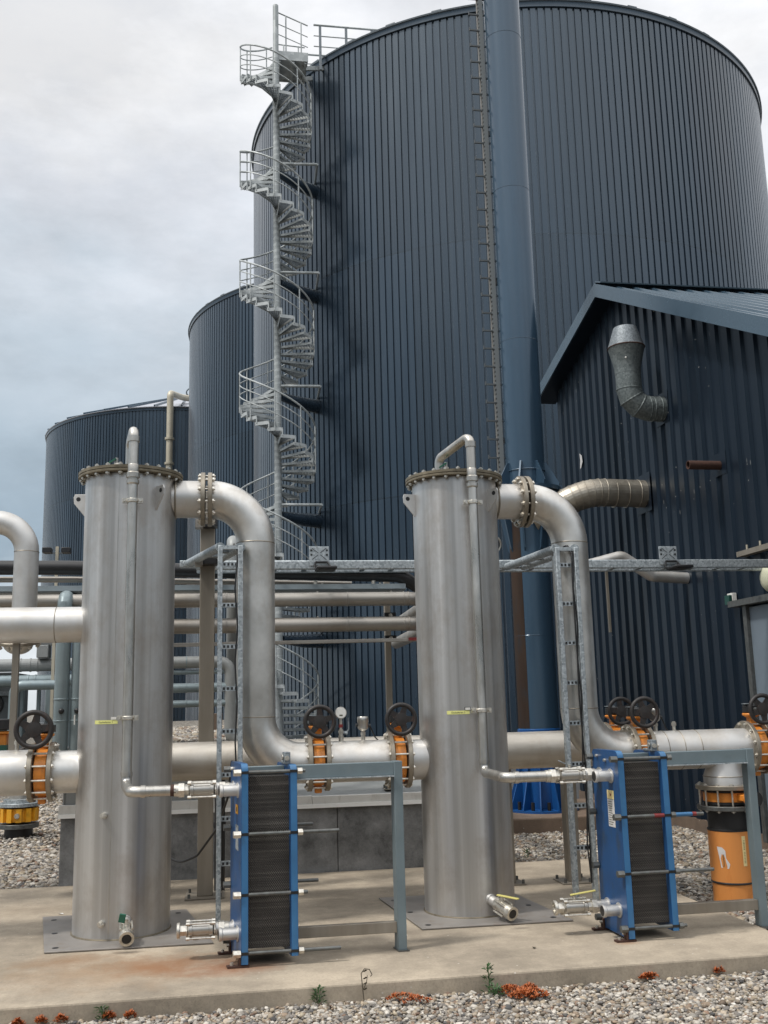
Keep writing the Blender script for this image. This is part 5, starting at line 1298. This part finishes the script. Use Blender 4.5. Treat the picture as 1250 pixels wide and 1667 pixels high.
# posts
def post(x, y, wd, z0, z1, label, mat=None):
    p = thing('support_post', label, 'post', (x, y, z0), 'square steel support posts')
    m = MB(); m.box(x-wd/2, x+wd/2, y-wd/2, y+wd/2, z0+0.012, z1); m.build('column', mat or M['brown_steel'], p, bevel=0.006)
    m = MB(); m.box(x-wd*1.25, x+wd*1.25, y-wd*1.25, y+wd*1.25, z0+0.003, z0+0.0118); b = m.build('base_plate', M['brown_steel'], p, smooth=False)
    for i in (-1, 1):
        for j in (-1, 1):
            m = MB(); m.cyl((x+i*wd, y+j*wd, z0+0.012), (x+i*wd, y+j*wd, z0+0.045), 0.013, 6); m.build('anchor_bolt', M['rod'], b)
    return p
p1 = post(-0.13, 9.40, 0.135, 0, 3.62, 'tall brownish post behind the left vessel, with black clamps near its top')
for z in (3.30, 2.95):
    m = MB(); m.box(-0.17, -0.04, 9.19, 9.33, z-0.04, z+0.04); m.build('clamp', M['black'], p1, bevel=0.004); m = MB(); m.box(-0.24, -0.172, 9.19, 9.32, z-0.05, z+0.03); m.build('clamp_plate', M['insul'], p1, smooth=False)
post(3.15, 9.12, 0.115, 0, 1.02, 'short brownish post under the header, behind the right cable ladder')
post(2.575, 9.20, 0.10, 0, 1.02, 'short brownish post whose foot peeps out right of the right vessel')
p2 = post(1.755, 10.62, 0.065, 0.74, 3.05, 'slim brown post carrying the long pipes, rising from the low wall', M['brown_steel'])
for z in (2.53, 2.29):
    m = MB(); m.box(1.70, 1.82, 10.45, 10.565, z-0.03, z+0.03); m.build('clamp', M['black'], p2, smooth=False); m = MB(); m.cyl((1.76, 10.43, z), (1.76, 10.45, z), 0.02, 8); m.build('clamp_bolt', M['bolt'], p2)
bp_ = MB(); bp_.cyl((-0.005, 9.62, 0.0), (-0.005, 9.62, 1.02), 0.048, 20); bp_.cyl((-0.005, 9.62, 0.55), (-0.005, 9.62, 0.60), 0.056, 20)
tag(bp_.build('drain_pipe', M['black'], origin=(-0.005, 9.62, 0)), 'black upright drain pipe right beside the tall brownish post', 'pipe')
m = MB(); m.tube(fillet([(-0.46, 9.5, 0.33), (-0.35, 9.4, 0.29), (-0.2, 9.25, 0.36), (-0.03, 8.9, 0.62), (0.06, 8.6, 0.9), (0.09, 8.4, 1.2)], 0.25, 5), 0.010, 8); tag(m.build('hose', M['black'], origin=(-0.4, 9.5, 0.3)), 'thin black hose sagging between the left vessel and its cable ladder', 'hose')

# ---- low concrete tank with gravel roof behind the slab
lw = thing('low_wall', 'low dark concrete wall with white metal flashing behind the slab', 'wall', (0.5, 10.5, GZ))
m = MB(); m.box(-1.51, 1.15, 10.335, 10.9, GZ-0.1, 0.64); m.box(1.156, 2.75, 10.335, 10.9, GZ-0.1, 0.64); m.build('concrete', M['wallc'], lw, smooth=False, bevel=0.006)
m = MB(); m.box(-1.53, 0.90, 10.315, 10.37, 0.625, 0.735); m.box(0.902, 2.78, 10.314, 10.37, 0.622, 0.728); m.build('flashing', M['flashing'], lw, bevel=0.004)
m = MB(); m.box(-1.53, 2.785, 10.300, 10.3135, 0.615, 0.652); m.build('flashing_lip', M['lip'], lw, smooth=False)
m = MB(); m.prism([(0.385, 10.371, 0.71), (0.385, 11.6, 0.80), (0.385, 11.6, 0.70), (0.385, 10.371, 0.64)], (2.39, 0, 0)); m.build('cap_sheet', M['panel'], lw, smooth=False)
tk = thing('tank_cover', 'grey panelled kerb with gravel covered roof behind the left vessel', 'tank cover', (-0.5, 11, 0.74))
m = MB(); m.box(-1.50, 0.38, 10.372, 10.46, 0.70, 1.28); m.build('kerb_panel', M['panel'], tk, bevel=0.004)
m = MB(); m.box(-1.485, -1.478, 10.364, 10.3715, 0.74, 1.27); m.box(-0.5, -0.493, 10.364, 10.3715, 0.74, 1.27); m.build('panel_joint', M['rod'], tk, smooth=False)
m = MB(); m.box(-1.50, 0.38, 10.461, 26, 0.9, 1.27); m.build('roof_gravel', M['gravel'], tk, smooth=False)
m = MB(); m.box(-0.32, 0.02, 15, 15.6, 1.271, 1.52); m.build('roof_kerb', M['foundation'], tk, smooth=False)
prf = np.concatenate([scatter(-1.45, 0.35, 10.5, 13, 3200, 1.27, 0.01), scatter(-1.45, 0.35, 13, 18, 3500, 1.27, 0.015)])
stones('gravel', 'coarse brown gravel on the tank roof behind the left vessel', prf, 0.027, 1, 0)
dk = MB(); dk.box(0.40, 2.75, 12.2, 13.0, GZ, 1.12); tag(dk.build('shade_backdrop', M['navy_b'], origin=(1.5, 12.6, GZ), bevel=0.01), 'added dark kiosk glimpsed under the header pipe between the vessels', 'backdrop')  # added dark box; its colour stands in for shade below the header

# ---- plant at the far left
def vduct(x, r, label, top):
    y = 9.9
    p = thing('vertical_duct', label, 'pipe', (x, y, 1.15), 'grey green upright pipes at the far left')
    pts = [(x, 10.38, 1.15), (x, y, 1.15), (x, y, top), (x, 11.6, top)]
    m = MB(); m.tube(fillet(pts, 0.105, 5), r, 26); m.build('pipe', M['grey_pipe'], p, ang=14)
    for z in (1.734, 1.536, 2.58):
        if z > top: continue
        m = MB(); m.ring((x, y, z), (0,0,1), r+0.0045, r-0.004, 0.016, 26); m.build('joint', M['grey_pipe'], p)
    m = MB(); m.sphere((x+0.014, y-r-0.016, 1.625), 0.027, 12, 8); m.cyl((x+0.014, y-r, 1.625), (x+0.014, y-r-0.04, 1.625), 0.014, 10); m.build('black_knob', M['black'], p)
    return p
vduct(-1.474, 0.068, 'grey green upright pipe with its top elbow showing, left of the left vessel', 2.70)
v2 = vduct(-1.335, 0.056, 'second grey green upright pipe partly hidden by the left vessel', 2.55)
m = MB(); m.box(-1.345, -1.334, 9.815, 9.825, 1.50, 1.59); m.build('white_tag', M['white'], v2, smooth=False)
def lpipe(z, r, y, x1, label, mat):
    p = thing('left_pipe', label, 'pipe', (-5.5, y, z), 'grey pipes among the far left plant')
    m = MB(); m.tube(fillet([(-17, y, z), (x1, y, z), (x1, y+2.2, z)], 0.28, 5), r, 22); m.build('pipe', mat, p, ang=14)
    for x in (-4.62, -4.24, -4.40):
        m = MB(); m.ring((x, y, z), (1,0,0), r+0.012, r-0.008, 0.04, 22); m.build('joint', mat, p)
lpipe(2.665, 0.148, 24.7, -2.95, 'thick grey pipe with silver joints, upper of the far left pair', M['panel'])
lpipe(2.296, 0.132, 24.5, -2.95, 'grey green pipe below the thick one at the far left', M['grey_pipe'])
pipe_thing('left_pipe', 'blue grey pipe turning down through an elbow at the far left', 'pipe', [(-3.5, 23.4, 2.17), (-4.50, 23.4, 2.17), (-4.50, 23.4, GZ)], 0.105, M['grey_pipe'], rad=0.19)
tk2 = thing('process_tank', 'pale green tank with a round blue emblem behind the upright pipes', 'tank', (-3.91, 26.4, GZ))
m = MB(); m.cyl((-3.91, 26.4, GZ), (-3.91, 26.4, 2.39), 0.41, 30); m.build('body', M['grey_pipe'], tk2)
m = MB(); ey = 26.4-0.414; m.torus((-4.0, ey, 1.88), (0.05,-1,0), 0.074, 0.009, 24, 6)
m.bar((-4.055, ey-0.008, 1.90), (-4.0, ey-0.008, 1.862), 0.007, 0.022); m.bar((-3.945, ey-0.008, 1.90), (-4.0, ey-0.008, 1.862), 0.007, 0.022); m.box(-4.011, -3.989, ey-0.011, ey-0.004, 1.835, 1.88); m.build('emblem', paint('emblem_blue', (0.02, 0.04, 0.18)), tk2)
cb_ = thing('control_cabinet', 'dark grey plant cabinet with round fan openings at the left edge', 'cabinet', (-6, 25.2, GZ))
m = MB(); m.box(-8.5, -4.84, 25.0, 27.0, GZ, 2.52); m.build('body', M['louver'], cb_, bevel=0.02)
for z, xx in ((1.78, -5.28), (0.55, -5.35), (2.2, -6.1)):
    m = MB(); m.torus((xx, 24.98, z), (0,-1,0), 0.22, 0.04, 28, 8); m.cyl((xx, 24.995, z), (xx, 24.97, z), 0.20, 24); m.build('fan_opening', M['black'], cb_)
for a, b in ((-4.80, -4.73), (-4.25, -4.19), (-4.62, -4.56)):
    m = MB(); m.box(a, b, 24.8, 24.98, GZ, 2.25); m.build('frame_strut', M['grey_frame'], cb_, smooth=False)
for z in (1.19, 1.98):
    m = MB(); m.box(-8.5, -4.87, 24.9, 24.998, z, z+0.10); m.build('shelf_rail', M['galv_dark'], cb_, smooth=False)
bx_ = thing('junction_box', 'silver junction box on top of the thick grey pipe at the far left', 'box', (-4.1, 24.6, 2.82))
m = MB(); m.box(-4.23, -3.97, 24.4, 24.8, 2.82, 3.11); m.build('housing', M['panel'], bx_, bevel=0.015)
m = MB(); m.box(-4.28, -3.73, 24.45, 24.75, 3.112, 3.17); m.build('lid', M['panel'], bx_, bevel=0.01)
m = MB(); m.box(-3.88, -3.67, 24.4, 24.8, 2.82, 3.04); m.build('side_housing', M['panel'], bx_, bevel=0.015)
m = MB(); m.box(-4.25, -3.93, 24.43, 24.72, 3.171, 3.27); m.build('cover', M['rust'], bx_, smooth=False)
tl = thing('twin_lamp', 'post with two small black lamps in front of the low silo', 'lamp', (-3.784, 24, GZ))
m = MB(); m.box(-3.817, -3.751, 23.97, 24.04, GZ, 5.36); m.build('post', M['cream_pipe'], tl, smooth=False)
for s_ in (-1, 1):
    m = MB(); m.box(-3.784+s_*0.212-0.10, -3.784+s_*0.212+0.10, 23.82, 24.09, 5.20, 5.32); m.build('lamp_head', M['black'], tl, bevel=0.01)
m = MB(); m.bar((-4.06, 24.06, 5.21), (-3.51, 24.06, 5.21), 0.035, 0.035); m.build('arm', M['galv_dark'], tl, smooth=False)
sp_ = MB(); sp_.box(-1.60, -1.55, 8.19, 8.24, 1.33, 2.16); tag(sp_.build('support_post', M['brown_steel'], origin=(-1.575, 8.2, 1.33), bevel=0.004), 'slim steel post between the two large pipes at the left edge', 'post', 'square steel support posts')
sm = thing('sampling_tap', 'small grey sampling tap standing on the large left pipe', 'tap', (-1.53, PY, PZ+0.16))
m = MB(); m.cyl((-1.53, PY, PZ+0.16), (-1.53, PY, PZ+0.30), 0.016, 10); m.cyl((-1.53, PY, PZ+0.21), (-1.53, PY, PZ+0.235), 0.023, 6); m.cyl((-1.53, PY, PZ+0.26), (-1.53, PY, PZ+0.28), 0.023, 6); m.build('nipple', M['bolt'], sm)
# yellow valve near the gravel and its branch
VX0, VY0 = -2.78, 15.2
yv = thing('yellow_valve', 'yellow ribbed valve on a black stub in the gravel at the far left', 'valve', (VX0, VY0, GZ))
m = MB(); m.cyl((VX0, VY0, GZ-0.1), (VX0, VY0, 0.03), 0.19, 30); m.build('stub', M['black'], yv)
m = MB(); m.ring((VX0, VY0, 0.06), (0,0,1), 0.27, 0.15, 0.06, 36); m.build('lower_flange', M['rod'], yv)
m = MB(); m.ring((VX0, VY0, 0.345), (0,0,1), 0.27, 0.15, 0.05, 36); m.cyl((VX0, VY0, 0.372), (VX0, VY0, 0.42), 0.22, 30); m.build('upper_flange', M['galv'], yv)
m = MB(); m.cyl((VX0, VY0, 0.12), (VX0, VY0, 0.30), 0.215, 30)
for k in range(12):
    a = 2*PI*(k+0.3)/12; u = Vector((math.cos(a), math.sin(a), 0)); m.bar(Vector((VX0, VY0, 0.12))+u*0.235, Vector((VX0, VY0, 0.30))+u*0.235, 0.07, 0.05, u)
m.build('body', M['yellow'], yv)
m = MB(); m.cyl((VX0+0.02, VY0-0.26, 0.21), (VX0+0.02, VY0-0.29, 0.21), 0.035, 14); m.build('plug', M['bolt'], yv)
pipe_thing('branch_pipe', 'stainless branch pipe bending down to the yellow valve at the far left', 'pipe', [(-6, VY0, 0.75), (VX0, VY0, 0.75), (VX0, VY0, 0.40)], 0.15, M['elbow'], rad=0.2)
ov = thing('butterfly_valve', 'orange valve cut off by the left edge behind the large left pipe', 'valve', (-2.06, 9.6, 1.2), 'orange butterfly valves on the gas pipes')
m = MB(); m.box(-2.20, -1.82, 9.5, 9.7, 1.44, 1.465); m.box(-2.10, -1.88, 9.53, 9.67, 1.26, 1.44); m.build('body', M['orange'], ov, bevel=0.01)
m = MB(); m.box(-2.2, -1.84, 9.48, 9.72, 1.475, 1.57); m.build('gearbox', M['black'], ov, bevel=0.01)
m = MB(); m.box(-2.2, -1.86, 9.45, 9.75, 1.30, 1.345); m.build('band', M['dgreen'], ov, smooth=False)
m = MB(); m.torus((-1.66, 9.3, 1.22), (0.1,-1,0.2), 0.10, 0.02, 28, 8); m.cyl((-1.66, 9.33, 1.22), (-1.66, 9.30, 1.22), 0.05, 16); tag(m.build('flange_cover', M['wheel'], origin=(-1.66, 9.3, 1.2)), 'dark ring half hidden below the big handwheel at the left', 'ring')

# ---- things glimpsed behind the right vessel
rt_ = thing('regulator', 'dark round regulator on a short bracket behind the right vessel', 'regulator', (3.0, 10.9, 3.3))
m = MB(); m.cyl((3.02, 10.85, 3.35), (3.02, 11.1, 3.40), 0.10, 24); m.build('body', M['navy_b'], rt_)
m = MB(); m.torus((3.02, 10.85, 3.35), (0,-1,-0.2), 0.095, 0.012, 24, 8); m.cyl((2.85, 11.0, 3.5), (3.0, 11.0, 3.45), 0.05, 12); m.cyl((2.86, 11.0, 3.36), (2.93, 11.0, 3.4), 0.06, 12); m.build('fitting', M['bolt'], rt_)
m = MB(); m.box(2.80, 2.95, 10.85, 10.98, 3.17, 3.25); m.build('bracket', M['insul'], rt_, bevel=0.004)
m = MB(); m.box(2.955, 3.06, 10.85, 10.95, 3.13, 3.27); m.build('foot', M['black'], rt_, smooth=False)
ub = thing('strut_frame', 'narrow galvanised strut frame beside the chimney foot', 'frame', (3.0, 11.2, 2.5))
for x in (2.97, 3.07):
    m = MB(); m.bar((x, 11.2, 2.35), (x, 11.2, 3.2), 0.03, 0.02, (0,1,0)); m.build('strut', M['galv_dark'], ub, smooth=False)
for z in (2.36, 2.55, 2.75):
    m = MB(); m.bar((2.85, 11.21, z), (3.1, 11.21, z), 0.02, 0.02); m.build('cross_bar', M['rod'], ub, smooth=False)
pipe_thing('wall_pipe', 'thin bright pipe stepping down into the gable wall beside the right floodlight', 'pipe', [(4.55, 12.3, 3.27), (5.15, 12.3, 3.42), (5.55, 12.3, 3.16), (BX, 12.3, 3.13)], 0.075, M['pipe'], rad=0.12)
m = MB(); m.box(5.0, 5.03, 12.5, 12.53, 2.45, 3.3); m.box(4.7, 5.03, 12.5, 12.53, 3.30, 3.33); tag(m.build('steel_hanger', M['brown_steel'], origin=(5, 12.5, 2.5), smooth=False), 'slim steel hanger strip in front of the gable wall right of the curved pipe', 'bracket')

# ---- weeds
def leafy(name, label, cat, x, y, n, h, spread, mat, group=None, wide=0.012, stem=True):
    w_ = thing(name, label, cat, (x, y, GZ), group)
    m = MB()
    for i in range(n):
        a = random.uniform(0, 2*PI); f = random.random(); r = spread*math.sqrt(random.random())*(1-0.5*f)
        p = Vector((x+r*math.cos(a)*0.5, y+r*math.sin(a)*0.5, GZ+h*f*0.9)); L = random.uniform(0.4, 1.0)*spread
        u = Vector((math.cos(a), math.sin(a), random.uniform(0.1, 0.9))).normalized(); s = u.cross(Vector((0,0,1))).normalized()*wide*random.uniform(.6, 1.2)
        q = p+u*L; mid = p+u*L*0.5+Vector((0,0,0.006)); m.add([p, mid+s, q, mid-s], [(0,1,2,3)])
    m.build('leaves', mat, w_, smooth=False)
    if stem:
        m = MB(); m.tube([(x, y, GZ), (x+0.005, y, GZ+h*0.5), (x-0.004, y+0.004, GZ+h)], 0.003, 6); m.build('stem', mat, w_)
    return w_
def cushion(x, y, rx, ry, n, label):
    w_ = thing('red_sedum', label, 'plant', (x, y, GZ), 'rust red sedum along the slab edge')
    m = MB()
    for i in range(n):
        a = random.uniform(0, 2*PI); r = math.sqrt(random.random()); px_ = x+rx*r*math.cos(a); py_ = y+ry*r*math.sin(a); h = GZ+0.018+0.028*(1-r*r)*random.uniform(.6, 1.2)
        for k in range(5):
            b = random.uniform(0, 2*PI); u = Vector((math.cos(b), math.sin(b), random.uniform(0.2, 1.4))).normalized()*random.uniform(.010, .020); s = u.cross(Vector((0,0,1))).normalized()*0.0045
            p = Vector((px_, py_, h)); m.add([p-s, p+s, p+u+s*0.4, p+u-s*0.4], [(0,1,2,3)])
    m.build('leaves', M['sedum'], w_, smooth=False)
cushion(1.715, 6.245, 0.075, 0.06, 130, 'red sedum cushion beside the tall green weed, farthest back')
cushion(1.80, 6.13, 0.12, 0.07, 220, 'largest rust red sedum mat in the gravel, right of the tall green weed')
cushion(1.84, 6.24, 0.06, 0.04, 70, 'small red sedum tuft just behind the largest mat')
cushion(1.06, 6.25, 0.10, 0.035, 70, 'sparse red sedum in the gravel left of the green weed')
cushion(1.14, 6.15, 0.09, 0.035, 45, 'sparsest red sedum spot, in front of the slab centre')
cushion(2.63, 6.30, 0.065, 0.025, 70, 'red sedum tuft against the slab below the right heat exchanger')
cushion(3.10, 6.31, 0.035, 0.02, 35, 'tiny red sedum tuft nearest the right edge of the photo')
for i, (xx, yy, l_) in enumerate(((-0.99, 6.30, 'orange red sedum tuft nearest the left edge of the photo'), (-0.88, 6.30, 'second orange red sedum tuft from the left edge'), (-0.62, 6.30, 'orange red sedum tuft below the left vessel plate'), (-0.50, 6.28, 'orange red sedum tuft right of the one below the left vessel'), (-1.11, 6.29, 'faint sedum tuft in the bottom left corner'))):
    cushion(xx, yy, 0.035, 0.022, 45, l_)
def weed(x, y, h, label, mat):
    w_ = leafy('weed', label, 'weed', x, y, int(60 if mat is M['leaf'] else 10), h, 0.05, mat, 'weeds along the slab edge', 0.0055)
    return w_
weed(1.60, 6.28, 0.17, 'tall dark green weed at the slab edge beside the red sedum', M['leaf'])
weed(1.62, 6.20, 0.06, 'low green weed at the foot of the tall one by the red sedum', M['leaf'])
weed(0.575, 6.30, 0.10, 'small green weed against the slab edge below the left heat exchanger', M['leaf'])
weed(-0.66, 6.31, 0.08, 'small green weed at the slab edge below the left vessel', M['leaf'])
weed(3.32, 11.1, 0.12, 'green weed in the gravel right behind the right vessel', M['leaf'])
ds = thing('dry_weed', 'curled dry brown weed stem at the slab edge before the frame post', 'weed', (0.845, 6.30, GZ), 'weeds along the slab edge')
m = MB(); m.tube([(0.845, 6.30, GZ), (0.835, 6.30, 0.0), (0.83, 6.30, 0.06), (0.85, 6.30, 0.085), (0.88, 6.30, 0.08), (0.895, 6.30, 0.05), (0.885, 6.30, 0.04)], 0.003, 6); m.tube([(0.84, 6.30, -0.03), (0.86, 6.29, 0.01), (0.865, 6.29, 0.05)], 0.0022, 6); m.build('stem', M['dry'], ds)
m = MB()
for z in (-0.03, 0.0, 0.03, 0.07):
    p = Vector((0.838, 6.30, z)); m.add([p, p+Vector((0.02, -0.004, 0.012)), p+Vector((0.028, 0, 0.004)), p+Vector((0.012, 0.004, -0.004))], [(0,1,2,3)])
m.build('leaves', M['dry'], ds, smooth=False)
# loose scraps on the slab
def scrap(x, y, s, label, mat):
    m = MB(); a = random.uniform(0, PI); c, n_ = math.cos(a)*s, math.sin(a)*s
    m.add([(x-c, y-n_*0.6, 0.004), (x+n_*0.5, y-c*0.4, 0.010), (x+c, y+n_*0.6, 0.006), (x-n_*0.5, y+c*0.5, 0.012)], [(0,1,2,3)])
    tag(m.build('leaf_scrap', mat, origin=(x, y, 0), smooth=False), label, 'litter', 'scraps lying on the slab')
scrap(0.98, 7.62, 0.03, 'dark dry leaf scrap on the slab between exchanger frame and right base plate', M['dry'])
scrap(2.07, 6.86, 0.03, 'dark leaf scrap on the slab in front of the right heat exchanger', M['dry'])
scrap(-1.28, 8.95, 0.035, 'white paper scrap on the slab left of the left vessel', M['white'])
scrap(0.0, 7.95, 0.02, 'dark scrap near the foot of the left cable ladder', M['dry'])
print('objects', len(bpy.data.objects))
